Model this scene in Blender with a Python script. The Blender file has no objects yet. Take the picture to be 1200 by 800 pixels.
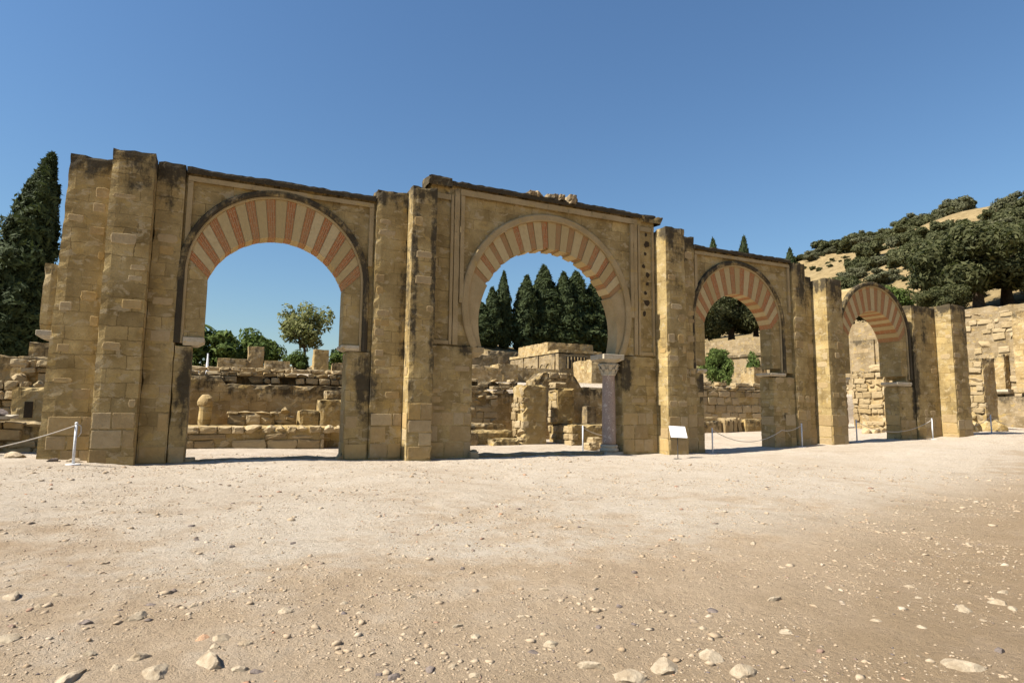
import bpy, math, random
import numpy as np
from mathutils import Vector, Matrix, noise

SC = bpy.context.scene
COL = SC.collection
R = math.radians

# ------------------------------------------------------------------ camera
PIT, ROL, YAW = 0.10872, 0.01027, -0.44186
cam_d = bpy.data.cameras.new("camera")
cam_d.sensor_width = 36.0
cam_d.lens = 714.4 / 1200 * 36
cam_d.clip_start = 0.05
cam_d.clip_end = 4000
cam = bpy.data.objects.new("camera", cam_d)
COL.objects.link(cam)
_m = Matrix.Rotation(YAW, 3, 'Z') @ Matrix.Rotation(PIT, 3, 'X') @ Matrix.Rotation(-ROL, 3, 'Y')
_rt, _fw, _up = _m @ Vector((1, 0, 0)), _m @ Vector((0, 1, 0)), _m @ Vector((0, 0, 1))
_mm = Matrix((( _rt.x, _up.x, -_fw.x, 0), (_rt.y, _up.y, -_fw.y, -18.0), (_rt.z, _up.z, -_fw.z, 1.6), (0, 0, 0, 1)))
cam.matrix_world = _mm
SC.camera = cam

# ------------------------------------------------------------------ sky and sun
SUN_EL, SUN_AZ = 48.0, -90.05           # azimuth clockwise from +Y
world = bpy.data.worlds.new("World")
SC.world = world
world.use_nodes = True
_n = world.node_tree
_sky = _n.nodes.new("ShaderNodeTexSky")
_sky.sky_type = 'NISHITA'
_sky.sun_disc = False
_sky.sun_elevation = R(SUN_EL)
_sky.sun_rotation = R(SUN_AZ % 360)
_sky.altitude = 200
_sky.air_density = 1.65
_sky.dust_density = 0.1
_sky.ozone_density = 10.0
_n.links.new(_sky.outputs[0], _n.nodes['Background'].inputs[0])
_n.nodes['Background'].inputs[1].default_value = 0.057
sun_d = bpy.data.lights.new("sun", 'SUN')
sun_d.energy = 5.0
sun_d.angle = R(0.53)
sun_d.color = (1.0, 0.94, 0.84)
sun = bpy.data.objects.new("sun", sun_d)
COL.objects.link(sun)
_sd = Vector((math.sin(R(SUN_AZ)) * math.cos(R(SUN_EL)), math.cos(R(SUN_AZ)) * math.cos(R(SUN_EL)), math.sin(R(SUN_EL))))
sun.rotation_euler = _sd.to_track_quat('Z', 'Y').to_euler()
sun.location = _sd * 60
SC.view_settings.view_transform = 'Standard'
SC.view_settings.look = 'None'
SC.view_settings.exposure = 1.1
SC.view_settings.gamma = 1.0
SC.view_settings.use_curve_mapping = False

# ------------------------------------------------------------------ small helpers
def tag(o, label=None, cat=None, group=None, kind=None):
    if label: o['label'] = label
    if cat: o['category'] = cat
    if group: o['group'] = group
    if kind: o['kind'] = kind
    elif label and cat: o['kind'] = 'thing'
    return o

def link(name, me, mat=None, parent=None, loc=None):
    o = bpy.data.objects.new(name, me)
    COL.objects.link(o)
    if mat is not None and me is not None and not me.materials:
        me.materials.append(mat)
    if parent is not None:
        o.parent = parent
        if loc is not None and parent.type == 'EMPTY':
            o.location = Vector(loc) - Vector(parent.location)
        elif loc is not None:
            o.location = loc
        elif parent.type == 'EMPTY':
            o.location = -Vector(parent.location)
    elif loc is not None:
        o.location = loc
    return o

def empty(name, loc=(0, 0, 0)):
    o = bpy.data.objects.new(name, None)
    o.empty_display_size = 0.3
    o.location = loc
    COL.objects.link(o)
    return o

def mesh(name, verts, faces, crust=None, smooth=False):
    me = bpy.data.meshes.new(name)
    me.from_pydata([tuple(v) for v in verts], [], [tuple(f) for f in faces])
    if crust is not None:
        a = me.attributes.new('crust', 'FLOAT', 'POINT')
        a.data.foreach_set('value', np.array(crust, dtype=np.float32))
    if smooth:
        me.polygons.foreach_set('use_smooth', [True] * len(me.polygons))
    me.update()
    return me

def sstep(a, b, x):
    t = min(1.0, max(0.0, (x - a) / (b - a)))
    return t * t * (3 - 2 * t)

def interp(x, xs, ys):
    return float(np.interp(x, xs, ys))

# where dark lichen crust sits on the portico (x, z, half width, half height, strength)
BLOBS = [(3.72, 2.2, .32, 1.2, .75), (13.05, 2.95, .28, .75, .9), (4.98, 5.2, .16, 4.2, .62), (5.58, 5.6, .16, 4, .7),
         (4.78, 4.2, .12, 3.2, .6), (29.55, 3.4, .35, 2.4, .95), (-.92, 2.0, .28, 1.4, .7), (16.5, 2.5, .25, .75, .95),
         (24.35, 2.45, .32, .7, .95), (22.2, 6.9, .5, 1.2, .7), (15.6, 7.6, .35, .5, .7), (14.9, 7.6, .5, 1.0, .55),
         (-2.4, 7.4, .5, .8, .5), (-1.5, 7.3, .4, .7, .5), (23.4, 6.7, .6, .9, .6), (30.4, 5.6, .3, 1.6, .6), (32.4, 5.8, .3, 1.4, .65),
         (6.2, 8.5, .6, .5, .5), (15.0, 6.2, .3, 1.4, .4), (6.9, 3.4, .3, .22, .8), (28.7, 1.2, .5, 1.3, .45), (20.8, .9, .5, .9, .45)]

def crust_at(x, z):
    c = 0.0
    for bx, bz, rx, rz, s in BLOBS:
        d = ((x - bx) / rx) ** 2 + ((z - bz) / rz) ** 2
        if d < 2.2:
            c = max(c, min(1, s * 1.3) * (1 - d / 2.2))
    return c

def rough_box(x0, x1, y0, y1, z0, z1, cell=.16, amp=.0042, chip=.032, top=.06, crust_top=0.9, seed=0, topf=None,
              base_crust=0.0, use_blobs=True, batter=0.0, freq=1.7, skip=()):
    """weathered block of masonry: a finely divided box with worn arrises and an uneven top"""
    nx = max(1, int(round((x1 - x0) / cell))); ny = max(1, int(round((y1 - y0) / cell))); nz = max(1, int(round((z1 - z0) / cell)))
    idx = {}; V = []; C = []; F = []
    so = Vector((seed * 3.71, seed * 1.37, seed * 2.11))
    def vert(i, j, k):
        key = (i, j, k)
        if key in idx: return idx[key]
        u, v, w = i / nx, j / ny, k / nz
        x = x0 + (x1 - x0) * u; y = y0 + (y1 - y0) * v
        zt = z1 if topf is None else topf(x)
        z = z0 + (zt - z0) * w
        p = Vector((x, y, z))
        nv = noise.noise_vector(p * freq + so)
        n2 = noise.noise_vector(p * 5.3 + so)
        ex = (i == 0) - (i == nx); ey = (j == 0) - (j == ny); ez = (k == 0) - (k == nz)
        ne = abs(ex) + abs(ey) + abs(ez)
        d = nv * amp * 1.6 + n2 * amp
        if ne >= 2:
            c = chip * (0.25 + max(0.0, nv.x + n2.y * 1.2))
            d += Vector((ex, ey, ez * (k == nz))) * c
        if k == nz:
            d.z -= top * (0.4 + abs(n2.x) * 1.6 + max(0, nv.y))
        if k == 0: d.z = 0
        d.x += ex * -batter * (1 - w)
        d.y += 0.0
        c = base_crust
        if crust_top > 0: c = max(c, crust_top * sstep(1.25, 0.1, zt - z))
        if use_blobs: c = max(c, crust_at(x, z))
        idx[key] = len(V); V.append(p + d); C.append(c)
        return idx[key]
    def quad(a, b, c, d): F.append((vert(*a), vert(*b), vert(*c), vert(*d)))
    for i in range(nx):
        for k in range(nz):
            quad((i, 0, k), (i + 1, 0, k), (i + 1, 0, k + 1), (i, 0, k + 1))
            quad((i + 1, ny, k), (i, ny, k), (i, ny, k + 1), (i + 1, ny, k + 1))
    for j in range(ny):
        for k in range(nz):
            quad((0, j + 1, k), (0, j, k), (0, j, k + 1), (0, j + 1, k + 1))
            quad((nx, j, k), (nx, j + 1, k), (nx, j + 1, k + 1), (nx, j, k + 1))
    for i in range(nx):
        for j in range(ny):
            quad((i, j, nz), (i + 1, j, nz), (i + 1, j + 1, nz), (i, j + 1, nz))
    return V, F, C

def box_part(name, parent, mat, *a, **k):
    V, F, C = rough_box(*a, **k)
    return link(name, mesh(name, V, F, C), mat, parent)

# ------------------------------------------------------------------ materials
class NT:
    def __init__(s, name):
        s.m = bpy.data.materials.new(name); s.m.use_nodes = True
        s.t = s.m.node_tree; s.b = s.t.nodes['Principled BSDF']
        s.b.inputs['Specular IOR Level'].default_value = 0.15
    def n(s, typ, **kw):
        nd = s.t.nodes.new(typ)
        for k, v in kw.items():
            if k in nd.inputs: s.put(nd.inputs[k], v)
            else: setattr(nd, k, v)
        return nd
    def put(s, sock, v):
        if isinstance(v, bpy.types.NodeSocket): s.t.links.new(v, sock)
        else: sock.default_value = v
    def pos(s, scale=(1, 1, 1)):
        g = s.n('ShaderNodeNewGeometry')
        mp = s.n('ShaderNodeMapping'); s.put(mp.inputs[0], g.outputs['Position']); mp.inputs['Scale'].default_value = scale
        return mp.outputs[0]
    def noise(s, vec, scale, detail=4, rough=.6, dist=0.0):
        nd = s.n('ShaderNodeTexNoise'); s.put(nd.inputs['Vector'], vec)
        nd.inputs['Scale'].default_value = scale; nd.inputs['Detail'].default_value = detail
        nd.inputs['Roughness'].default_value = rough; nd.inputs['Distortion'].default_value = dist
        return nd.outputs['Fac']
    def ramp(s, fac, stops):
        nd = s.n('ShaderNodeValToRGB'); s.put(nd.inputs[0], fac)
        e = nd.color_ramp.elements
        while len(e) < len(stops): e.new(0.5)
        for el, (p, c) in zip(e, stops):
            el.position = p; el.color = (*c, 1) if len(c) == 3 else c
        return nd.outputs[0]
    def mix(s, fac, a, b, mode='MIX'):
        nd = s.n('ShaderNodeMix', data_type='RGBA', blend_type=mode)
        s.put(nd.inputs['Factor'], fac)
        s.put(nd.inputs[6], (*a, 1) if isinstance(a, tuple) and len(a) == 3 else a)
        s.put(nd.inputs[7], (*b, 1) if isinstance(b, tuple) and len(b) == 3 else b)
        return nd.outputs[2]
    def math(s, op, a, b=0.0, c=None, clamp=False):
        nd = s.n('ShaderNodeMath', operation=op, use_clamp=clamp)
        s.put(nd.inputs[0], a); s.put(nd.inputs[1], b)
        if c is not None: s.put(nd.inputs[2], c)
        return nd.outputs[0]
    def mrange(s, v, a, b, c=0.0, d=1.0):
        nd = s.n('ShaderNodeMapRange'); nd.interpolation_type = 'SMOOTHSTEP'
        s.put(nd.inputs[0], v); nd.inputs[1].default_value = a; nd.inputs[2].default_value = b
        nd.inputs[3].default_value = c; nd.inputs[4].default_value = d
        return nd.outputs[0]
    def bump(s, h, strength=.5, dist=.02, prev=None):
        nd = s.n('ShaderNodeBump'); s.put(nd.inputs['Height'], h)
        nd.inputs['Strength'].default_value = strength; nd.inputs['Distance'].default_value = dist
        if prev is not None: s.put(nd.inputs['Normal'], prev)
        return nd.outputs[0]
    def done(s, col, rough=.9, normal=None):
        s.put(s.b.inputs['Base Color'], (*col, 1) if isinstance(col, tuple) and len(col) == 3 else col)
        s.put(s.b.inputs['Roughness'], rough)
        if normal is not None: s.put(s.b.inputs['Normal'], normal)
        return s.m

def crust_layer(t, col, amount=.9, base=0.0, dark=(.035, .029, .02)):
    p = t.pos(); ps = t.pos((1.6, 1.6, .35))
    a = t.n('ShaderNodeAttribute', attribute_name='crust').outputs['Fac']
    n = t.math('ADD', t.math('MULTIPLY', t.noise(p, 2.3, 9, .72), .6), t.math('MULTIPLY', t.noise(ps, 2.6, 8, .7), .4))
    n = t.math('MULTIPLY_ADD', t.math('SUBTRACT', n, .5), 1.9, .5)
    v = t.math('ADD', n, t.math('ADD', t.math('MULTIPLY', a, .62), base))
    m = t.mrange(v, .74, 1.02, 0, amount)
    return t.mix(m, col, dark), m

def masonry(name, tones, pale, crust=.9, crust_base=0.0, patch=(.54, .63), bump=.7, dark=(.035, .029, .02), ghost=1.0):
    t = NT(name); p = t.pos()
    c = t.ramp(t.noise(p, 1.3, 8, .62), [(.30, tones[0]), (.47, tones[1]), (.60, tones[2]), (.75, tones[3])])
    if ghost > 0:      # tone of each stone showing faintly through the worn render
        g = t.n('ShaderNodeNewGeometry'); sp = t.n('ShaderNodeSeparateXYZ'); t.put(sp.inputs[0], g.outputs['Position'])
        dn = t.math('MULTIPLY', t.math('SUBTRACT', t.noise(p, 2.6, 4, .6), .5), .16)
        cb = t.n('ShaderNodeCombineXYZ'); t.put(cb.inputs[0], t.math('ADD', t.math('ADD', sp.outputs[0], sp.outputs[1]), dn)); t.put(cb.inputs[1], t.math('ADD', sp.outputs[2], dn))
        bk = t.n('ShaderNodeTexBrick'); t.put(bk.inputs['Vector'], cb.outputs[0])
        bk.inputs['Color1'].default_value = (.72, .70, .66, 1); bk.inputs['Color2'].default_value = (1.28, 1.25, 1.18, 1); bk.inputs['Mortar'].default_value = (.5, .46, .4, 1)
        bk.inputs['Scale'].default_value = 1.0; bk.inputs['Mortar Size'].default_value = .012; bk.inputs['Mortar Smooth'].default_value = .35
        bk.inputs['Brick Width'].default_value = .66; bk.inputs['Row Height'].default_value = .35; bk.squash = 1.35; bk.squash_frequency = 3; bk.offset = .43
        gm = t.math('MULTIPLY', t.mrange(t.noise(p, .9, 4, .6), .35, .62), ghost)
        c = t.mix(gm, c, t.mix(1.0, c, bk.outputs['Color'], 'MULTIPLY'))
    # repaired and exposed patches with firm outlines
    pm = t.mrange(t.noise(t.pos((1, 1, 1.6)), 3.1, 4, .6, .5), patch[0], patch[1], 0, .68)
    c = t.mix(pm, c, pale)
    oc = t.mrange(t.noise(t.pos((1, 1, 1.5)), 2.2, 4, .55, .4), .60, .65, 0, .6)
    c = t.mix(oc, c, (.39, .27, .09))
    fine = t.noise(p, 26, 5, .7)
    c = t.mix(t.mrange(fine, .3, .7, .0, .6), c, t.mix(.5, c, (.16, .12, .07)))
    pits = t.mrange(t.noise(p, 13, 4, .6), .63, .72, 0, .6)
    c = t.mix(pits, c, (.13, .095, .05))
    c, m = crust_layer(t, c, crust, crust_base, dark)
    h = t.math('ADD', t.math('MULTIPLY', t.noise(p, 7, 6, .7), 1.0), t.math('MULTIPLY', fine, .35))
    h = t.math('SUBTRACT', h, t.math('MULTIPLY', pits, .35))
    h = t.math('ADD', h, t.math('MULTIPLY', pm, .12))
    return t.done(c, .92, t.bump(h, bump, .03))

TONES = [(.185, .128, .046), (.285, .207, .088), (.37, .278, .125), (.46, .358, .188)]
M = {}
M['masonry'] = masonry('weathered masonry', TONES, (.42, .335, .195), crust_base=-.05)
M['plaster'] = masonry('smooth lime render', [(.28, .205, .10), (.325, .243, .125), (.37, .28, .15), (.41, .318, .18)], (.39, .31, .18), crust=.75, crust_base=-.14, patch=(.63, .72), bump=.3, ghost=0)
M['dark_mould'] = masonry('blackened moulding', TONES, (.36, .28, .17), crust=.95, crust_base=.46)
M['coping'] = masonry('blackened coping', TONES, (.36, .28, .17), crust=.95, crust_base=.6, bump=1.0)
M['impost'] = masonry('pale limestone', [(.36, .31, .22), (.43, .37, .27), (.47, .41, .30), (.5, .44, .33)], (.5, .45, .35), crust=.6, crust_base=-.1, bump=.3, ghost=0)
M['ruin'] = masonry('ruined stonework', [(.24, .165, .07), (.33, .235, .11), (.40, .30, .155), (.47, .37, .21)], (.48, .39, .25), crust=.85, crust_base=-.04, bump=.9)
M['yellow_ruin'] = masonry('golden limestone', [(.26, .175, .066), (.33, .235, .097), (.38, .285, .135), (.43, .34, .185)], (.43, .345, .205), crust=.8, crust_base=-.08, bump=.9)
M['pale_wall'] = masonry('pale terrace masonry', [(.18, .13, .068), (.24, .18, .10), (.29, .222, .132), (.335, .267, .168)], (.325, .262, .172), crust=.75, crust_base=.0, bump=1.0)

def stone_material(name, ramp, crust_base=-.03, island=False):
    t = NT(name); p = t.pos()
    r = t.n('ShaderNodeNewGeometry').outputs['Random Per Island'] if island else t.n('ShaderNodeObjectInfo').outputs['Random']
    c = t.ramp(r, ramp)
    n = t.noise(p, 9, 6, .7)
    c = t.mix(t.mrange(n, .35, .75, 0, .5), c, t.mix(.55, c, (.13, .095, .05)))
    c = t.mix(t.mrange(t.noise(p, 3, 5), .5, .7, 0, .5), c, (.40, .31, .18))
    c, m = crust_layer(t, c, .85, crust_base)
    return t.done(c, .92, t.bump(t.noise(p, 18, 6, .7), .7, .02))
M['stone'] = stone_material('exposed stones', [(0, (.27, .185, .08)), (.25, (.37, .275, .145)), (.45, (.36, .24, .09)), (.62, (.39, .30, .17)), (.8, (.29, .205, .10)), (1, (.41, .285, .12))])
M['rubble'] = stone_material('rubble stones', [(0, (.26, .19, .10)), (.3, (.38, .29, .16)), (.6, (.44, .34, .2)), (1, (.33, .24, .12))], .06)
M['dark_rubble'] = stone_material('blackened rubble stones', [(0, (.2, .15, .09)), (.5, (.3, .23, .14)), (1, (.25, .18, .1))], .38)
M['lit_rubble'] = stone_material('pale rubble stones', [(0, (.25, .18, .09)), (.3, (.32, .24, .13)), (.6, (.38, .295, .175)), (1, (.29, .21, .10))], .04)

def brick_material(name='red brick voussoir', wear=.6, fade=.4):
    t = NT(name)
    uv = t.n('ShaderNodeUVMap').outputs[0]
    b = t.n('ShaderNodeTexBrick'); t.put(b.inputs['Vector'], uv)
    b.inputs['Color1'].default_value = (.37, .13, .036, 1); b.inputs['Color2'].default_value = (.26, .085, .028, 1)
    b.inputs['Mortar'].default_value = (.40, .25, .14, 1); b.inputs['Scale'].default_value = 1.0
    b.inputs['Mortar Size'].default_value = .012; b.inputs['Brick Width'].default_value = .30; b.inputs['Row Height'].default_value = .075
    b.inputs['Bias'].default_value = .1; b.inputs['Mortar Smooth'].default_value = .3
    p = t.pos(); n = t.noise(p, 6, 6, .7)
    r = t.n('ShaderNodeObjectInfo').outputs['Random']
    c = t.mix(t.mrange(n, .42, .66, 0, wear), b.outputs['Color'], (.31, .205, .098))
    c = t.mix(t.math('MULTIPLY', r, fade), c, (.29, .185, .085))
    c, m = crust_layer(t, c, .7, -.06)
    h = t.math('ADD', n, t.math('MULTIPLY', b.outputs['Fac'], -.5))
    return t.done(c, .9, t.bump(h, .6, .02))
M['brick'] = brick_material()
M['worn_brick'] = brick_material('worn red brick voussoir', 1.0, .85)
def cream_material():
    t = NT('cream stone voussoir'); p = t.pos()
    r = t.n('ShaderNodeObjectInfo').outputs['Random']
    c = t.ramp(r, [(0, (.36, .268, .125)), (.5, (.41, .315, .16)), (1, (.45, .355, .195))])
    n = t.noise(p, 8, 6, .7)
    c = t.mix(t.mrange(n, .4, .75, 0, .5), c, (.30, .21, .10))
    c, m = crust_layer(t, c, .7, -.06)
    return t.done(c, .9, t.bump(n, .4, .02))
M['cream'] = cream_material()

def marble():
    t = NT('veined red marble'); p = t.pos()
    c = t.ramp(t.noise(p, 6, 5, .6, 1.2), [(.3, (.20, .14, .11)), (.45, (.31, .24, .195)), (.55, (.25, .18, .145)), (.62, (.44, .37, .31)), (.8, (.29, .22, .18))])
    return t.done(c, .55, t.bump(t.noise(p, 30, 4), .15, .01))
M['marble'] = marble()

def simple(name, col, rough=.6, metal=0.0, var=.12, scale=20):
    t = NT(name); n = t.noise(t.pos(), scale, 4)
    d = tuple(max(0, c * (1 - var * 2)) for c in col)
    t.b.inputs['Metallic'].default_value = metal
    return t.done(t.mix(t.mrange(n, .3, .7), d, col), rough)
M['post'] = simple('white painted steel', (.62, .62, .62), .45)
M['rope'] = simple('off white rope', (.56, .5, .42), .9, scale=90)
M['board'] = simple('white sign panel', (.80, .80, .82), .35, var=.02)
M['board_print'] = simple('faded grey print', (.42, .44, .5), .5, var=.05)
M['emblem'] = simple('faded rose print', (.68, .50, .54), .5, var=.05)
M['dark_metal'] = simple('dull grey metal', (.09, .085, .08), .5, .4)
M['marker'] = simple('white marker paint', (.75, .76, .78), .6, var=.05)
M['grille'] = simple('shadowy timber lattice', (.05, .042, .034), .8)
M['bark'] = simple('grey brown bark', (.11, .08, .055), .95, var=.3, scale=6)

def foliage(name, dark, light, trans=.25):
    t = NT(name)
    r = t.n('ShaderNodeNewGeometry').outputs['Random Per Island']
    n = t.noise(t.pos(), .9, 4)
    f = t.math('ADD', t.math('MULTIPLY', r, .6), t.math('MULTIPLY', t.mrange(n, .3, .7), .4))
    c = t.mix(f, dark, light)
    t.b.inputs['Roughness'].default_value = .75
    t.put(t.b.inputs['Base Color'], c)
    tr = t.n('ShaderNodeBsdfTranslucent'); t.put(tr.inputs[0], t.mix(.4, c, (.12, .16, .03)))
    mx = t.n('ShaderNodeMixShader'); mx.inputs[0].default_value = trans
    t.t.links.new(t.b.outputs[0], mx.inputs[1]); t.t.links.new(tr.outputs[0], mx.inputs[2])
    t.t.links.new(mx.outputs[0], t.t.nodes['Material Output'].inputs[0])
    return t.m
M['cypress'] = foliage('cypress foliage', (.017, .026, .010), (.062, .080, .028), .15)
M['oak'] = foliage('holm oak foliage', (.020, .026, .010), (.105, .105, .042), .22)
M['bush'] = foliage('bright shrub foliage', (.045, .075, .016), (.13, .17, .042), .3)
M['citrus'] = foliage('light tree foliage', (.10, .115, .04), (.30, .29, .12), .45)
M['olive'] = foliage('grey olive foliage', (.05, .055, .028), (.145, .14, .075), .2)
M['scrub'] = foliage('hillside scrub foliage', (.030, .036, .015), (.135, .135, .06), .22)

def ground_material():
    t = NT('sandy ground'); p = t.pos()
    big = t.noise(p, .22, 5, .6, .5); mid = t.noise(p, 1.6, 7, .68); fine = t.noise(p, 14, 8, .75); grit = t.noise(p, 70, 4, .7)
    w = t.math('ADD', t.math('MULTIPLY', big, .5), t.math('MULTIPLY', mid, .5))
    sep = t.n('ShaderNodeSeparateXYZ'); t.put(sep.inputs[0], p)
    tan = t.ramp(w, [(.33, (.345, .25, .157)), (.46, (.415, .31, .202)), (.56, (.46, .352, .24)), (.68, (.50, .395, .28))])
    dust = t.ramp(w, [(.33, (.40, .315, .222)), (.46, (.475, .392, .295)), (.56, (.51, .432, .335)), (.68, (.54, .468, .375))])
    earth = t.ramp(w, [(.33, (.21, .14, .072)), (.5, (.28, .193, .105)), (.66, (.35, .255, .155))])
    # pale trodden dust along the portico, browner earth to the south-east
    yy = t.math('ADD', t.math('ADD', sep.outputs[1], t.math('MULTIPLY', t.math('SUBTRACT', big, .5), 16.0)), t.math('MULTIPLY', t.math('SUBTRACT', mid, .5), 12.0))
    c = t.mix(t.mrange(yy, -14.0, -8.5), tan, dust)
    e = t.math('ADD', t.math('MULTIPLY', sep.outputs[0], .07), t.math('MULTIPLY', t.math('ADD', sep.outputs[1], 11.0), -.2))
    e = t.math('ADD', e, t.math('MULTIPLY', t.math('SUBTRACT', big, .5), 2.0))
    c = t.mix(t.mrange(t.math('ADD', e, t.math('MULTIPLY', t.math('SUBTRACT', mid, .5), 1.6)), .6, 1.25, 0, .78), c, earth)
    c = t.mix(t.mrange(fine, .38, .72, 0, .5), c, t.mix(.5, c, (.17, .12, .072)))
    c = t.mix(t.mrange(grit, .60, .75, 0, .45), c, (.46, .39, .29))
    c = t.mix(t.mrange(grit, .42, .28, 0, .5), c, (.16, .115, .07))
    # dry grass farther off
    dg = t.ramp(t.noise(p, .45, 12, .78), [(.28, (.085, .068, .03)), (.42, (.18, .13, .06)), (.55, (.26, .19, .092)), (.7, (.31, .24, .13))])
    fy = t.math('MAXIMUM', t.mrange(sep.outputs[1], 18, 30), t.mrange(sep.outputs[0], 48, 52))
    c = t.mix(fy, c, dg)
    h = t.math('ADD', t.math('MULTIPLY', mid, 1.2), t.math('ADD', t.math('MULTIPLY', fine, .8), t.math('MULTIPLY', grit, .28)))
    return t.done(c, .95, t.bump(h, 1.0, .08))
M['ground'] = ground_material()

def pebble_material():
    t = NT('loose pebbles'); r = t.n('ShaderNodeNewGeometry').outputs['Random Per Island']
    c = t.ramp(r, [(0, (.33, .25, .165)), (.35, (.38, .295, .20)), (.62, (.29, .21, .13)), (.82, (.42, .345, .25)), (.92, (.20, .15, .105)), (.97, (.14, .115, .105)), (.995, (.40, .22, .12)), (1, (.38, .32, .235))])
    return t.done(c, .92, t.bump(t.noise(t.pos(), 50, 4), .5, .01))
M['pebble'] = pebble_material()
def rock_material(name, a, b):
    t = NT(name); p = t.pos()
    c = t.mix(t.mrange(t.noise(p, 11, 7, .7), .3, .7), a, b)
    return t.done(c, .92, t.bump(t.noise(p, 22, 7, .75), .8, .02))
M['rock'] = rock_material('pale rock', (.25, .19, .122), (.41, .335, .235))
M['dark_rock'] = rock_material('dark purple grey rock', (.11, .088, .075), (.21, .168, .14))
M['red_rock'] = rock_material('brick fragment', (.40, .17, .08), (.48, .30, .18))

# ------------------------------------------------------------------ terrain
GX = [-40, -4, -2.7, -1.8, 4, 5.6, 12, 15, 16.5, 20, 23, 26, 30, 33, 36, 45, 60]
GZ = [.35, .28, .22, .15, .10, .05, .04, .01, .0, .10, .24, .28, .38, .55, .56, .65, .7]
def terrain(x, y):
    front = interp(x, GX, GZ) * (sstep(-15, -2, y))
    if y < 3: z = front
    else:
        z = front + (max(.1, front) - front) * sstep(3, 4, y) + .015 * (min(y, 9) - 3)
    step = 8.6 if x < 21 else 12.6
    kx = sstep(14, 30, x)
    up = 2.45 + (min(y, 45) - 8.6) * .078 - (1 - kx) * .09 * min(120, max(0, y - 45)) + kx * (.078 * min(35, max(0, y - 45)) + .24 * min(22, max(0, y - 58)) + .02 * min(200, max(0, y - 80)))
    z += (up - z) * sstep(step - .15, step + .25, y)
    if x > 46.9:
        k = sstep(47.05, 47.5, x)
        pl = 8.7 + .15 * (x - 47) + .21 * max(0, x - 90)
        hill = max(0, x - 90)
        pl = pl * sstep(520, 200, y) if y > 200 else pl
        pl = min(pl, 94)
        if x > 330: pl -= (x - 330) * .2
        z = z + (max(z, pl) - z) * k
    bump = noise.noise(Vector((x * .35, y * .35, 0))) * .05
    if y < 4: bump += noise.noise(Vector((x * 1.3, y * 1.3, 3))) * .026 + noise.noise(Vector((x * 4.1, y * 4.1, 7))) * .014 + noise.noise(Vector((x * 9, y * 9, 1))) * .009
    far = max(0, x - 60, y - 30)
    if far > 0: bump += noise.noise(Vector((x * .03, y * .03, 5))) * min(6, far * .05)
    return z + bump

def axis(segs):
    out = [segs[0][0]]
    for a, b, d in segs:
        n = max(1, int(round((b - a) / d)))
        out += [a + (b - a) * i / n for i in range(1, n + 1)]
    return out
xs = axis([(-900, -120, 130), (-120, -20, 10), (-20, -6, .5), (-6, 10, .07), (10, 22, .16), (22, 46.8, .4), (46.8, 47.6, .1), (47.6, 120, 2.4), (120, 340, 5), (340, 900, 40), (900, 2000, 300)])
ys = axis([(-900, -120, 130), (-120, -30, 10), (-30, -17, .8), (-17, -8, .07), (-8, 1, .12), (1, 14, .2), (14, 90, 1.6), (90, 300, 5), (300, 900, 40), (900, 2000, 300)])
gv = [(x, y, terrain(x, y)) for y in ys for x in xs]
nxs = len(xs)
gf = [(j * nxs + i, j * nxs + i + 1, (j + 1) * nxs + i + 1, (j + 1) * nxs + i) for j in range(len(ys) - 1) for i in range(nxs - 1)]
ground = link('ground', mesh('ground', gv, gf, smooth=True), M['ground'])
tag(ground, kind='structure')

# ------------------------------------------------------------------ the portico
T = 0.6
portico = empty('arcaded_portico', (10, 0, 0))
tag(portico, 'long ruined stone portico with four arches of red and cream striped voussoirs', 'portico')
rng = random.Random(11)

# shared meshes for exposed facing stones: unit plates facing -Y, standing a little proud
def plate_mesh(k, sq=.72, jit=.86):
    r = random.Random(100 + k)
    n = 12; ring = []
    for i in range(n):
        a = 2 * math.pi * (i + .5) / n
        c, s = math.cos(a), math.sin(a)
        q = 1 / max(abs(c), abs(s)) ** sq
        rr = .49 * q * r.uniform(jit, 1.0)
        ring.append((max(-.5, min(.5, c * rr)), max(-.5, min(.5, s * rr))))
    V = [(x, .03, z) for x, z in ring] + [(x, -.002, z) for x, z in ring] + [(x * .93, -.008 + r.uniform(-.002, .002), z * .91) for x, z in ring]
    F = [(i, (i + 1) % n, n + (i + 1) % n, n + i) for i in range(n)] + [(n + i, n + (i + 1) % n, 2 * n + (i + 1) % n, 2 * n + i) for i in range(n)] + [tuple(range(2 * n, 3 * n))]
    F = [tuple(reversed(f)) if False else f for f in F]
    me = mesh('stone', V, F); me.materials.append(M['stone'])
    return me
PLATES = [plate_mesh(k) for k in range(10)]
ASHLAR = [plate_mesh(50 + k, 1.0, .93) for k in range(8)]
N_ST = [0]
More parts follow.
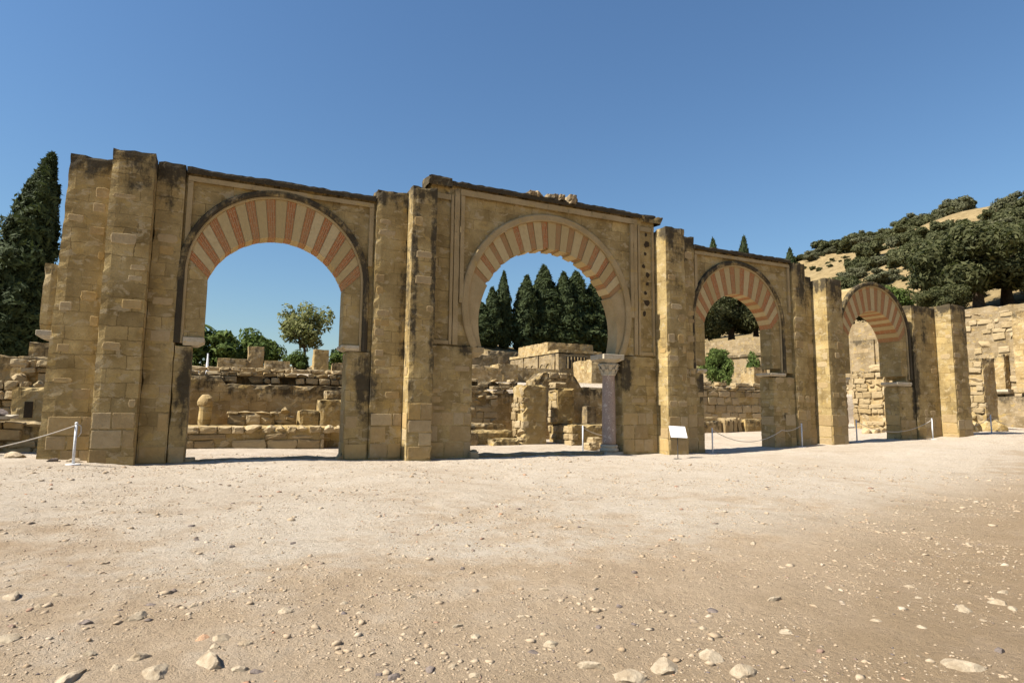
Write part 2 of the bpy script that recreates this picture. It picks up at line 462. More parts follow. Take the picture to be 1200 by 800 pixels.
def facing(parent, x0, x1, z0, z1, y, prob=.3, base=1.25, left=False, yr=None, seed=0):
    """exposed stones in courses on a face; left=True puts them on the -X face at x=x0 between yr"""
    r = random.Random(seed * 17 + 5)
    a0, a1 = (x0, x1) if not left else yr
    z = z0
    while z < z1 - .2:
        h = r.uniform(.24, .42)
        if z < base: h = r.uniform(.34, .52)
        a = a0 + .02
        while a < a1 - .12:
            w = min(r.uniform(.3, .72), a1 - .02 - a)
            if a1 - .02 - a - w < .18: w = a1 - .02 - a
            xc = a + w / 2; zc = z + h / 2
            pr = .9 if z < base else prob
            cr = crust_at(xc if not left else x0, zc)
            if w > .14 and r.random() < pr * (1 - cr):
                ww, hh = w * (.97 if z < base else r.uniform(.6, .95)), h * (.96 if z < base else r.uniform(.45, .9))
                o = bpy.data.objects.new('stone', r.choice(ASHLAR if z < base or r.random() < .25 else PLATES)); COL.objects.link(o); o.parent = parent
                fl = r.choice((-1, 1))
                if not left:
                    o.location = (xc, y - .001, zc); o.scale = (ww, 1, hh); o.rotation_euler = (0, r.choice((0, math.pi)), 0)
                else:
                    o.location = (x0 - .001, xc, zc); o.scale = (ww, 1, hh); o.rotation_euler = (0, 0, -math.pi / 2)
                N_ST[0] += 1
            a += w
        z += h

def pier(name, x0, x1, y0, y1, z1, z0=-.35, prob=.22, seed=1, left=None, mat='masonry', st=True, **k):
    o = box_part(name, portico, M[mat], x0, x1, y0, y1, z0, z1, seed=seed, **k)
    if st:
        facing(o, x0, x1, .12, z1 - .8, y0, prob, seed=seed)
        if left: facing(o, x0, x1, .12, z1 - .5, y0, .16, left=True, yr=(y0, left), seed=seed + 40)
    return o

pier('pier', -3.76, -2.82, 0.0, .9, 7.9, seed=1, batter=.14, prob=.2)
pier('pilaster', -2.8, -1.85, -.5, .8, 8.02, seed=2, left=0.0)
pier('pier', -1.848, -1.18, -.1, .78, 8.0, seed=3)
pier('pilaster', 3.9, 4.868, -.15, .8, 8.2, seed=4, prob=.28)
pier('pilaster', 4.87, 5.65, -.65, .82, 8.32, seed=5, prob=.28, left=-.15)
pier('pilaster', 14.4, 15.3, -.65, .8, 8.36, seed=6, prob=.3, left=-.1)
pier('pier', 15.302, 16.25, -.1, .78, 8.34, seed=7, prob=.3)
pier('pier', 21.55, 22.35, -.13, .8, 7.95, seed=8, left=0.0)
pier('pier', 22.352, 22.8, -.05, .78, 7.45, seed=18, prob=.15)
pier('pilaster', 22.802, 23.8, -.75, .8, 7.28, seed=9, left=-.05)
pier('pier', 23.802, 24.42, -.1, .78, 6.3, seed=10, prob=.15)
pier('pier', 29.55, 31.38, -.13, .8, 6.75, seed=11)
pier('pilaster', 31.382, 32.6, -.85, .8, 6.84, seed=12, left=-.13)
pier('pier', 32.602, 33.3, -.1, .7, 3.0, seed=13, st=False)
# jambs below the imposts
def jamb(x0, x1, z1, seed, left=False, y0=-.06, y1=.66, prob=.35):
    o = box_part('jamb', portico, M['masonry'], x0, x1, y0, y1, -.35, z1, seed=seed, top=.015, crust_top=.35)
    facing(o, x0, x1, .1, z1 - .15, y0, prob, seed=seed)
    if left: facing(o, x0, x1, .1, z1 - .15, y0, .2, left=True, yr=(y0, y1), seed=seed + 30)
    return o
jamb(-1.178, -.77, 3.14, 21)
jamb(3.2, 3.898, 3.2, 22, True)
jamb(5.652, 7.1, 3.52, 23, y0=-.1)
jamb(12.85, 14.398, 3.52, 24, y0=-.04)
jamb(16.252, 16.62, 3.0, 25)
jamb(20.3, 21.548, 3.0, 26, True)
jamb(24.422, 24.6, 2.92, 27, prob=.1)
jamb(28.38, 29.548, 2.8, 28, True)

def chamfer_block(name, parent, x0, x1, y0, y1, z0, z1, mat, ch=.12, side=0, chy=.05):
    """impost: full width on top, drawn in below; side -1/+1 says which end is drawn in"""
    xa = x0 + (ch if side <= 0 else 0); xb = x1 - (ch if side >= 0 else 0); zm = z0 + (z1 - z0) * .45
    V = []
    for z, a, b, c in ((z0, xa, xb, chy), (zm, x0, x1, 0), (z1, x0, x1, 0)):
        V += [(a, y0 + c, z), (b, y0 + c, z), (b, y1 - c, z), (a, y1 - c, z)]
    F = [(3, 2, 1, 0), (8, 9, 10, 11)]
    for l in (0, 4):
        F += [(l + i, l + (i + 1) % 4, l + 4 + (i + 1) % 4, l + 4 + i) for i in range(4)]
    me = mesh(name, V, F)
    o = link(name, me, M[mat], parent)
    bv = o.modifiers.new('bevel', 'BEVEL'); bv.width = .012; bv.segments = 2
    return o

def ray_circle(O, a, C, rad):
    dx, dz = math.cos(a), math.sin(a)
    fx, fz = O[0] - C[0], O[1] - C[1]
    b = fx * dx + fz * dz; c = fx * fx + fz * fz - rad * rad
    t = -b + math.sqrt(max(0, b * b - c))
    return (O[0] + dx * t, O[1] + dz * t)

def stilted(O, a, C, rad):
    """arc of radius rad round C, continued by vertical legs below the centre"""
    p = ray_circle(O, a, C, rad)
    if p[1] < C[1] and abs(math.cos(a)) > 1e-6:
        t = rad / abs(math.cos(a)); p = (O[0] + math.cos(a) * t, O[1] + math.sin(a) * t)
    return p

def strip_solid(inner, outer, y0, y1, m=6, amp=.004, crust=None, seed=0):
    """wall between two curves, front and back faces divided, closed on all sides"""
    n = len(inner); V = []; C = []; F = []
    so = Vector((seed, seed * 2, 0))
    for side, y in ((0, y0), (1, y1)):
        for i in range(n):
            for j in range(m + 1):
                f = j / m
                x = inner[i][0] * (1 - f) + outer[i][0] * f; z = inner[i][1] * (1 - f) + outer[i][1] * f
                nv = noise.noise_vector(Vector((x, y, z)) * 2.2 + so)
                V.append((x, y + nv.y * amp * 2, z)); C.append(max(crust_at(x, z), crust(x, z) if crust else 0))
    w = m + 1; off = n * w
    for i in range(n - 1):
        for j in range(m):
            a = i * w + j
            F.append((a, a + 1, a + w + 1, a + w))
            F.append((off + a, off + a + w, off + a + w + 1, off + a + 1))
        a = i * w
        F.append((a, a + w, off + a + w, off + a))
        a = i * w + m
        F.append((a, off + a, off + a + w, a + w))
    for j in range(m):
        F.append((j, off + j, off + j + 1, j + 1))
        a = (n - 1) * w + j
        F.append((a, a + 1, off + a + 1, off + a))
    return V, F, C

def sweep(profile, pts, nrm):
    """profile: closed list of (outward offset, y); swept along pts with outward normals nrm"""
    n = len(pts); k = len(profile); V = []; C = []; F = []
    for (px, pz), (nx, nz) in zip(pts, nrm):
        for d, y in profile:
            q = noise.noise(Vector((px * 3, d * 9 + y * 5, pz * 3))) * .008
            V.append((px + nx * (d + q), y + q, pz + nz * (d + q))); C.append(crust_at(px, pz))
    for i in range(n - 1):
        for j in range(k):
            F.append((i * k + j, i * k + (j + 1) % k, (i + 1) * k + (j + 1) % k, (i + 1) * k + j))
    F.append(tuple(range(k))); F.append(tuple(reversed(range((n - 1) * k, n * k))))
    return V, F, C

def voussoirs(parent, O, Ci, ri, Ce, re, a0, a1, count, red_share, y0, y1, worn=0.0, seed=0):
    r = random.Random(seed)
    nred = (count + 1) // 2; ncr = count // 2
    unit = (a0 - a1) / (nred * red_share + ncr * (1 - red_share))
    a = a0
    for q in range(count):
        red = q % 2 == 0
        wd = unit * (red_share if red else 1 - red_share)
        wd *= r.uniform(.93, 1.07)
        if q == count - 1: wd = a - a1
        b0, b1 = a - wd * r.uniform(.012, .035), a - wd * r.uniform(.965, .988)
        cut = r.uniform(0, worn) if red else r.uniform(0, worn * .2)
        pr = (r.uniform(.0, .014) + (worn * .25 if red else 0)) - .006
        K = 4; inn = []; out = []
        for i in range(K + 1):
            g = b0 + (b1 - b0) * i / K
            jag = (r.uniform(0, worn * .5) if red else 0)
            inn.append(ray_circle(O, g, Ci, ri + cut + jag)); out.append(stilted(O, g, Ce, re))
        V = []; UV = []
        Lr = math.hypot(out[2][0] - inn[2][0], out[2][1] - inn[2][1]); wi = math.hypot(inn[0][0] - inn[K][0], inn[0][1] - inn[K][1])
        mid = [((p[0] + s[0]) / 2, (p[1] + s[1]) / 2) for p, s in zip(inn, out)]
        for y in (y0 + pr, y1 - pr):
            for row in (inn, mid, out):
                for x, z in row: V.append((x, y, z))
        W = K + 1; half = 3 * W; F = []; uvs = []
        def face(ids, uv): F.append(ids); uvs.extend(uv)
        for i in range(K):
            u0, u1 = i / K * .3, (i + 1) / K * .3
            for rr in range(2):
                v0, v1 = rr * Lr / 2, (rr + 1) * Lr / 2
                p = rr * W + i
                face((p, p + W, p + W + 1, p + 1), [(v0, u0), (v1, u0), (v1, u1), (v0, u1)])
                face((half + p, half + p + 1, half + p + W + 1, half + p + W), [(v0, u0), (v0, u1), (v1, u1), (v1, u0)])
            face((i, i + 1, half + i + 1, half + i), [(0, u0), (0, u1), (.6, u1), (.6, u0)])
            p = 2 * W + i
            face((p, half + p, half + p + 1, p + 1), [(0, u0), (.6, u0), (.6, u1), (0, u1)])
        for s in (0, K):
            for rr in range(2):
                p = rr * W + s
                ids = (p, half + p, half + p + W, p + W) if s == 0 else (p, p + W, half + p + W, half + p)
                face(ids, [(0, 0), (.6, 0), (.6, .3), (0, .3)])
        me = mesh('voussoir', V, F, [crust_at(v[0], v[2]) * .5 for v in V])
        l = me.uv_layers.new(name='UVMap')
        l.data.foreach_set('uv', [c for t in uvs for c in t])
        link('voussoir', me, M[('worn_brick' if worn > .03 else 'brick') if red else 'cream'], parent)
        a -= wd

def arch_bay(cx, xl, xr, ztop, dz=0.0, spandrel=True, depth=T, mould='dark_mould', seed=1, cut_left=None):
    """one of the three stilted arches"""
    imp = 3.2 + dz; O = (cx, imp); Ci = (cx, 4.4 + dz); ri = 1.9; Ce = (cx, 5.13 + dz); re = 2.27; mw = .24
    A0, A1 = R(135), R(45)
    angs = [math.pi * i / 72 for i in range(73)]
    if spandrel:
        cor = [math.atan2(ztop - imp, xl - cx), math.atan2(ztop - imp, xr - cx)]
        angs2 = sorted(angs + cor)
        outer = []; inner = []
        for a in angs2:
            dx, dz_ = math.cos(a), math.sin(a); t = 1e9
            if dx > 1e-9: t = min(t, (xr - cx) / dx)
            if dx < -1e-9: t = min(t, (xl - cx) / dx)
            if dz_ > 1e-9: t = min(t, (ztop - imp) / dz_)
            outer.append((cx + dx * t, imp + dz_ * t)); inner.append(stilted(O, a, Ce, re))
        V, F, C = strip_solid(inner, outer, 0.02, depth - .02, crust=lambda x, z: .75 * sstep(.7, .05, ztop - z), seed=seed)
        wall = link('arch_wall', mesh('arch_wall', V, F, C), M['masonry'], portico)
    else:
        inner = [stilted(O, a, Ce, re - .02) for a in angs]; outer = [stilted(O, a, Ce, re + .10) for a in angs]
        V, F, C = strip_solid(inner, outer, 0.03, depth, m=2, crust=lambda x, z: .15, seed=seed)
        wall = link('arch_wall', mesh('arch_wall', V, F, C), M['masonry'], portico)
    # ring core just behind the voussoirs, so that joints never show daylight
    ra = [A0 + (A1 - A0) * i / 40 for i in range(41)]
    V, F, C = strip_solid([ray_circle(O, a, Ci, ri + .03) for a in ra], [stilted(O, a, Ce, re - .005) for a in ra], .035, depth - .035, m=2)
    link('ring_core', mesh('ring_core', V, F, C), M['plaster'], wall)
    voussoirs(wall, O, Ci, ri, Ce, re - .004, A0, A1, 23, .47, 0.0, depth, worn=.008, seed=seed)
    # haunches under the striped ring, plain masonry
    hw = math.sqrt(ri * ri - .62 ** 2)
    for s in (-1, 1):
        zs = [imp + .16 + (5.02 - 3.36) * i / 10 for i in range(11)]
        inn = [(cx + s * hw, z) for z in zs]; out = [(cx + s * (re - .004), z) for z in zs]
        ang = A0 if s < 0 else A1
        e = stilted(O, ang, Ce, re - .004); p0 = ray_circle(O, ang, Ci, ri)
        inn[-1] = (p0[0], p0[1] - .004)
        for q in (1, 2, 3): 
            inn.append((p0[0] + (e[0] - p0[0]) * q / 3.001, p0[1] + (e[1] - p0[1]) * q / 3.001 - .004)); out.append((cx + s * (re - .004), out[-1][1] + (e[1] - zs[-1]) / 3.0))
        V, F, C = strip_solid(inn, out, 0.004, depth - .004, m=4, seed=seed + s)
        if s > 0: F = [tuple(reversed(f)) for f in F]
        link('haunch', mesh('haunch', V, F, C), M['masonry'], wall)
    # archivolt moulding, two steps, running down as legs to the impost
    pts = []; nrm = []
    for i in range(9): pts.append((cx - re, imp + (Ce[1] - imp) * i / 9)); nrm.append((-1, 0))
    for i in range(49):
        a = math.pi - math.pi * i / 48; pts.append((cx + re * math.cos(a), Ce[1] + re * math.sin(a))); nrm.append((math.cos(a), math.sin(a)))
    for i in range(9): pts.append((cx + re, Ce[1] - (Ce[1] - imp) * (i + 1) / 9)); nrm.append((1, 0))
    V, F, C = sweep([(0.07, .05), (0.07, -.085), (.13, -.11), (mw - .03, -.10), (mw, -.05), (mw, .05)], pts, nrm)
    link('archivolt', mesh('archivolt', V, F, C), M[mould], wall)
    V, F, C = sweep([(0, .05), (0, -.03), (.03, -.055), (.066, -.05), (.066, .05)], pts, nrm)
    link('inner_roll', mesh('inner_roll', V, F, C), M['plaster'], wall)
    if spandrel:
        # rectangular frame and coping
        fw = .13
        box_part('frame', wall, M['plaster'], xl + .05, xl + .05 + fw, -.055, .05, imp + 2.55, ztop - .37, amp=.003, chip=.008, top=.0, crust_top=.2, seed=seed)
        box_part('frame', wall, M['plaster'], xr - .05 - fw, xr - .05, -.055, .05, imp + 2.55, ztop - .37, amp=.003, chip=.008, top=.0, crust_top=.2, seed=seed + 1)
        box_part('frame', wall, M['plaster'], xl + .05, xr - .05, -.07, .05, ztop - .366, ztop - .23, amp=.003, chip=.01, top=.0, crust_top=.45, seed=seed + 2)
        box_part('coping', wall, M['coping'], xl + .004, xr - .004, -.12, depth + .04, ztop - .17, ztop + .02, cell=.12, amp=.012, chip=.03, top=.03, crust_top=1, seed=seed + 3)
    return wall

bay1 = arch_bay(1.27, -1.176, 3.896, 7.92, 0.0, seed=31)
bay3 = arch_bay(18.57, 16.254, 21.546, 8.0, -.04, seed=33)
bay4 = arch_bay(26.95, 24.42, 29.5, 7.5, -.08, spandrel=False, depth=1.05, seed=34)
box_part('haunch_fill', bay4, M['masonry'], 29.1, 29.548, .02, .7, 2.9, 5.6, seed=61, crust_top=.8)
chamfer_block('impost', bay1, -1.0, -.5, -.09, .68, 3.142, 3.36, 'impost', .16, 1)
chamfer_block('impost', bay1, 3.03, 3.55, -.1, .68, 3.202, 3.36, 'impost', .16, -1)
chamfer_block('impost', bay3, 16.3, 16.78, -.09, .68, 3.002, 3.16, 'impost', .12, 1)
chamfer_block('impost', bay3, 20.12, 21.0, -.12, .68, 3.002, 3.13, 'impost', .1, -1)
chamfer_block('impost', bay4, 24.45, 24.98, -.1, .68, 2.922, 3.1, 'impost', .12, 1)
chamfer_block('impost', bay4, 28.2, 29.3, -.12, .68, 2.802, 2.98, 'impost', .12, -1)

# central horseshoe bay
cx2 = 10.0
O2 = (cx2, 3.52); CI2 = (cx2, 4.33); RI2 = 2.69; CE2 = (cx2, 4.95); RE2 = 3.05; XL2, XR2, ZT2 = 5.652, 14.398, 8.84
angs = [math.pi * i / 90 for i in range(91)]
cor = [math.atan2(ZT2 - O2[1], XL2 - cx2), math.atan2(ZT2 - O2[1], XR2 - cx2)]
inner = []; outer = []
for a in sorted(angs + cor):
    dx, dz_ = math.cos(a), math.sin(a); t = 1e9
    if dx > 1e-9: t = min(t, (XR2 - cx2) / dx)
    if dx < -1e-9: t = min(t, (XL2 - cx2) / dx)
    if dz_ > 1e-9: t = min(t, (ZT2 - O2[1]) / dz_)
    outer.append((cx2 + dx * t, O2[1] + dz_ * t)); inner.append(ray_circle(O2, a, CE2, RE2 + .02))
V, F, C = strip_solid(inner, outer, 0.02, .62, m=10, crust=lambda x, z: .7 * sstep(.7, .05, ZT2 - z), seed=5)
bay2 = link('arch_wall', mesh('arch_wall', V, F, C), M['masonry'], portico)
A0, A1 = R(140), R(40)
ra = [math.pi - math.pi * i / 80 for i in range(81)]
V, F, C = strip_solid([ray_circle(O2, a, CI2, RI2 + .09) for a in ra], [ray_circle(O2, a, CE2, RE2 - .004) for a in ra], .06, .56, m=2)
link('ring_core', mesh('ring_core', V, F, C), M['masonry'], bay2)
voussoirs(bay2, O2, CI2, RI2, CE2, RE2 - .005, A0, A1, 27, .40, 0.0, .6, worn=.07, seed=77)
for s in (-1, 1):
    aa = [(math.pi if s < 0 else 0) + (((A0 - .004) - math.pi) if s < 0 else (A1 + .004)) * i / 18 for i in range(19)]
    V, F, C = strip_solid([ray_circle(O2, a, CI2, RI2) for a in aa], [ray_circle(O2, a, CE2, RE2 - .005) for a in aa], 0.0, .6, m=5, seed=8 + s)
    if s < 0: F = [tuple(reversed(f)) for f in F]
    link('haunch', mesh('haunch', V, F, C), M['plaster'], bay2)
pts = []; nrm = []
for i in range(73):
    a = R(207) - R(234) * i / 72
    pts.append((cx2 + RE2 * math.cos(a), CE2[1] + RE2 * math.sin(a))); nrm.append((math.cos(a), math.sin(a)))
V, F, C = sweep([(0.0, .05), (0.0, -.06), (.03, -.085), (.2, -.09), (.24, -.06), (.24, .05)], pts, nrm)
link('archivolt', mesh('archivolt', V, F, C), M['plaster'], bay2)
def bar(parent, x0, x1, z0, z1, y0=-.06, y1=.06, mat='plaster', name='frame', seed=3, crust=.3):
    return box_part(name, parent, M[mat], x0, x1, y0, y1, z0, z1, amp=.003, chip=.01, top=0, crust_top=crust, seed=seed)
for (a, b) in ((6.42, 6.6), (13.42, 13.58)): bar(bay2, a, b, 3.56, 8.62, -.05)
bar(bay2, 6.62, 6.76, 4.9, 8.4, -.075, seed=4); bar(bay2, 13.26, 13.4, 4.9, 8.4, -.075, seed=5)
bar(bay2, 6.602, 13.418, 8.402, 8.6, -.095, seed=6, crust=.5)
# side panels: raised borders round a sunk field
for (a, b) in ((5.7, 6.40), (13.62, 14.36)):
    bar(bay2, a, a + .1, 3.56, 8.4, -.045, seed=7); bar(bay2, b - .1, b, 3.56, 8.4, -.045, seed=8)
    bar(bay2, a + .102, b - .102, 3.56, 3.68, -.04, seed=9); bar(bay2, a + .102, b - .102, 8.2, 8.38, -.04, seed=10)
r = random.Random(4)
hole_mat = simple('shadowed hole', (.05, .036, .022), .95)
for k in range(9):   # broken sockets in the right panel: dark discs, inner shade put into the colour
    zz = 5.15 + k * .36 + r.uniform(-.08, .08); xx = 13.98 + r.uniform(-.09, .1); s = r.uniform(.05, .095)
    n = 9; ring = [(xx + s * r.uniform(.7, 1.2) * math.cos(6.283 * i / n), zz + s * r.uniform(.7, 1.3) * math.sin(6.283 * i / n)) for i in range(n)]
    V = [(x, -.002, z) for x, z in ring] + [(xx + (x - xx) * 1.5, .018, zz + (z - zz) * 1.5) for x, z in ring]
    V2 = [(xx + (x - xx) * .55, -.002 + 0, zz + (z - zz) * .55) for x, z in ring]
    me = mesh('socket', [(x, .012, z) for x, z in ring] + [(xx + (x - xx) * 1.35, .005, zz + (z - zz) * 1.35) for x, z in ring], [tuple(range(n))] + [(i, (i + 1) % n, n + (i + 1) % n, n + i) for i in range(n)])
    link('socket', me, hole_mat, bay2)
box_part('coping', bay2, M['coping'], 5.66, 14.39, -.13, .66, 8.66, 8.86, cell=.12, amp=.012, chip=.03, top=.03, crust_top=1, seed=12)
box_part('parapet_stub', bay2, M['masonry'], 5.5, 6.3, -.14, .6, 8.6, 8.95, cell=.1, amp=.02, chip=.05, top=.05, crust_top=1, seed=14)
box_part('parapet_stub', bay2, M['masonry'], 13.75, 14.7, -.14, .55, 8.55, 8.85, cell=.1, amp=.03, chip=.08, top=.08, crust_top=.8, seed=15)
chamfer_block('impost', bay2, 6.95, 7.5, -.06, .64, 3.2, 3.518, 'plaster', .2, 1)

# shared rough stone blocks
def rock_mesh(seed, sub=2, rough=.35):
    import bmesh
    bm = bmesh.new(); bmesh.ops.create_icosphere(bm, subdivisions=3, radius=.5)
    r = random.Random(seed); so = Vector((seed * 1.9, seed * .7, 2))
    pl = [(Vector((r.uniform(-1, 1), r.uniform(-1, 1), r.uniform(-.4, 1))).normalized(), r.uniform(.22, .38)) for _ in range(11)]
    for v in bm.verts:
        v.co *= 1 + noise.noise(v.co * 2.2 + so) * rough
        for nrm, d in pl:
            k = v.co.dot(nrm)
            if k > d: v.co -= nrm * (k - d) * .95
        v.co *= 1 + noise.noise(v.co * 7 + so) * .09 + noise.noise(v.co * 16 + so) * .05
    me = bpy.data.meshes.new('rock'); bm.to_mesh(me); bm.free()
    return me
def block_mesh(k, mat):
    V, F, C = rough_box(-.5, .5, -.5, .5, -.5, .5, cell=.25, amp=.04, chip=.085, top=.05, crust_top=0, use_blobs=False, seed=200 + k, freq=1.3)
    F.append(None); F.pop()
    # close the underside
    lo = [i for i, v in enumerate(V) if abs(v.z + .5) < 1e-4]
    me = mesh('stone', V, F); me.materials.append(mat)
    return me
BLK = {m: [block_mesh(k, M[m]) for k in range(9)] for m in ('rubble', 'lit_rubble', 'dark_rubble')}
for _m in BLK:
    for _k in range(3):
        _me = rock_mesh(300 + _k, rough=.25); _me.name = 'stone'
        for _v in _me.vertices: _v.co *= 1.28
        _me.materials.append(M[_m]); BLK[_m].append(_me)
def block(parent, x, y, z, sx, sy, sz, mat='rubble', rz=0.0, r=random):
    o = bpy.data.objects.new('stone', r.choice(BLK[mat])); COL.objects.link(o)
    o.parent = parent
    off = Vector(parent.location) if parent.type == 'EMPTY' else Vector((0, 0, 0))
    o.location = Vector((x, y, z)) - off; o.scale = (sx, sy, sz); o.rotation_euler = (r.uniform(-.09, .09), r.uniform(-.09, .09), rz + r.choice((0, math.pi)) + r.uniform(-.08, .08))
    return o
r = random.Random(9)
x = 9.05
while x < 10.9:
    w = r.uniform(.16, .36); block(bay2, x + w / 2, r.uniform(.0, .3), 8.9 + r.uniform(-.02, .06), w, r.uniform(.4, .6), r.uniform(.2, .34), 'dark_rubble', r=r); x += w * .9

# marble column under the horseshoe
def lathe(profile, cx, cy, n=32):
    V = []; F = []
    for rr, z in profile:
        for i in range(n):
            a = 2 * math.pi * i / n; V.append((cx + rr * math.cos(a), cy + rr * math.sin(a), z))
    for j in range(len(profile) - 1):
        for i in range(n): F.append((j * n + i, j * n + (i + 1) % n, (j + 1) * n + (i + 1) % n, (j + 1) * n + i))
    F.append(tuple(reversed(range(n)))); F.append(tuple(range((len(profile) - 1) * n, len(profile) * n)))
    return V, F
CX, CY = 12.45, .22
V, F = lathe([(.24, .36), (.24, .5), (.236, 1.4), (.225, 2.4), (.216, 2.76), (.23, 2.78)], CX, CY)
shaft = link('column', mesh('column', V, F, smooth=True), M['marble'], portico)
V, F = lathe([(.31, .12), (.335, .16), (.335, .2), (.30, .235), (.285, .26), (.315, .29), (.315, .33), (.272, .359)], CX, CY)
link('column_base', mesh('column_base', V, F, smooth=True), M['impost'], shaft)
V, F, C = rough_box(CX - .36, CX + .36, CY - .36, CY + .36, -.15, .12, cell=.12, amp=.006, chip=.015, top=.004, crust_top=0, use_blobs=False)
link('plinth', mesh('plinth', V, F, C), M['impost'], shaft)
V, F = lathe([(.23, 2.781), (.252, 2.80), (.252, 2.83), (.24, 2.85), (.262, 2.98), (.31, 3.1), (.37, 3.17), (.35, 3.2)], CX, CY)
cap = link('capital', mesh('capital', V, F, smooth=True), M['impost'], shaft)
for ring, (rr, z0, z1, n) in enumerate(((.252, 2.84, 3.02, 8), (.30, 2.98, 3.17, 8))):   # acanthus leaves
    for i in range(n):
        a = 2 * math.pi * (i + .5 * ring) / n; ca, sa = math.cos(a), math.sin(a)
        V = []; F = []
        for (t, o_, w) in ((0, 0, .055), (.4, .02, .065), (.75, .05, .06), (1, .09, .035), (.9, .12, .02)):
            rad = rr + o_ + .012; z = z0 + (z1 - z0) * t
            for s in (-1, 1): V.append((CX + ca * rad - sa * w * s, CY + sa * rad + ca * w * s, z))
        nn = len(V)
        for v in list(V):
            V.append((v[0] - ca * .02, v[1] - sa * .02, v[2] - .004))
        for q in range(4):
            F += [(2 * q, 2 * q + 1, 2 * q + 3, 2 * q + 2), (nn + 2 * q, nn + 2 * q + 2, nn + 2 * q + 3, nn + 2 * q + 1), (2 * q, 2 * q + 2, nn + 2 * q + 2, nn + 2 * q), (2 * q + 1, nn + 2 * q + 1, nn + 2 * q + 3, 2 * q + 3)]
        link('leaf', mesh('leaf', V, F), M['impost'], cap) if False else None
        me = mesh('acanthus_leaf', V, F); me.materials.append(M['impost'])
        o = bpy.data.objects.new('acanthus_leaf', me); COL.objects.link(o); o.parent = shaft
chamfer_block('abacus', shaft, 11.97, 12.83, -.22, .66, 3.202, 3.518, 'impost', .3, 0, .16)

# springing stub of a lost arch on the left end
stub = box_part('springing_stub', portico, M['masonry'], -4.1, -3.79, .12, .82, 3.36, 5.05, seed=71, crust_top=.6, chip=.04)
chamfer_block('impost', stub, -4.14, -3.78, .08, .86, 3.14, 3.358, 'impost', .14, -1)
# thresholds between the jambs
for (a, b, z, sd) in ((-.9, 3.35, .19, 81), (7.0, 12.9, .16, 82)):
    box_part('threshold', portico, M['pale_wall'], a, b, .0, .7, -.2, z, seed=sd, cell=.2, amp=.02, chip=.06, top=.03, crust_top=0, use_blobs=False)
r = random.Random(2)
for (x, y) in ((7.15, -.1), (7.25, .2), (3.12, .05), (-.7, .2)):
    block(stub, x, y, .12, .3, .35, .26, 'lit_rubble', r=r)
print('facing stones', N_ST[0])

# ------------------------------------------------------------------ ruins behind the portico
def ruin(name, label, cat, parts, group=None, loc=None):
    e = empty(name, loc or ((parts[0][0] + parts[0][1]) / 2, (parts[0][2] + parts[0][3]) / 2, parts[0][4]))
    tag(e, label, cat, group)
    return e
def rbox(e, nm, x0, x1, y0, y1, z0, z1, mat='ruin', seed=0, cell=.16, amp=.014, chip=.055, top=.06, ct=.7, **k):
    V, F, C = rough_box(x0, x1, y0, y1, z0, z1, cell=cell, amp=amp, chip=chip, top=top, crust_top=ct, seed=seed, use_blobs=False, **k)
    return link(nm, mesh(nm, V, F, C), M[mat], e)
def courses(e, x0, x1, y, z0, z1, seed, wmin=.3, wmax=.8, hmin=.25, hmax=.4, depth=.3, mat='rubble', gap=.02, drop=.08, proud=.05, left=False):
    """stone by stone facing: each block bedded in the core, a little proud of it"""
    r = random.Random(seed); z = z0
    while z < z1 - .08:
        h = min(r.uniform(hmin, hmax), z1 - z); a = x0 + r.uniform(-.1, 0)
        while a < x1 - .1:
            w = min(r.uniform(wmin, wmax), x1 - a)
            if r.random() > drop and w > .12:
                pr = r.uniform(0, proud)
                if left: block(e, y + depth / 2 - pr, a + w / 2, z + h / 2, depth, w - gap, h - gap, mat, r=r)
                else: block(e, a + w / 2, y + depth / 2 - pr, z + h / 2, w - gap, depth, h - gap, mat, r=r)
            a += w
        z += h

# low terrace wall behind the first arch
e = ruin('terrace_wall', 'low golden stone terrace wall behind the arch left of the horseshoe arch', 'wall', [(-1.6, 4.3, 4.5, 8, 0)])
rbox(e, 'wall', -2.2, 3.35, 4.5, 7.95, -.3, .90, 'yellow_ruin', 1, ct=.15)
rbox(e, 'recess_wall', 3.352, 5.4, 4.95, 7.95, -.3, .86, 'yellow_ruin', 2, ct=.3)
courses(e, -2.1, 3.35, 4.46, .08, .66, 3, .5, 1.2, .36, .5, .3, 'rubble', drop=.02, proud=.04)
courses(e, -2.1, 5.3, 4.44, .67, .93, 4, .3, .7, .24, .27, .4, 'rubble', drop=.05, proud=.06)
# tall shaded wall on the terrace
e = ruin('retaining_wall', 'tall brown retaining wall with a rubble crest behind the portico', 'wall', [(-3, 21, 8, 8.6, 0)])
def top2(x):
    return (2.78 if x < .1 else 2.46 if x < 6 else 2.6 if x < 11 else 2.35 if x < 13.4 else 2.7) + .05 * noise.noise(Vector((x * 1.5, 0, 0)))
rbox(e, 'wall', -12, 21.5, 8.0, 8.7, -.3, 2.6, 'ruin', 5, cell=.22, topf=top2, ct=.8)
rbox(e, 'crest_core', -1.8, 6.4, 8.95, 9.7, 2.0, 2.95, 'ruin', 55, cell=.25, amp=.028, chip=.011, top=.15, ct=.9)
rbox(e, 'crest_core', 8.2, 13.2, 9.2, 10.2, 2.0, 3.0, 'ruin', 56, cell=.25, amp=.03, chip=.013, top=.2, ct=.9)
courses(e, 8.4, 13.0, 9.1, 2.4, 3.0, 57, .25, .7, .18, .3, .4, 'rubble', drop=.25, proud=.2)
rbox(e, 'crest_core', 14.6, 21, 9.2, 10.2, 2.0, 2.85, 'ruin', 58, cell=.25, amp=.03, chip=.013, top=.2, ct=.9)
courses(e, -1.6, 6.2, 8.7, 2.5, 3.12, 6, .22, .6, .16, .28, .4, 'rubble', drop=.14, proud=.25)
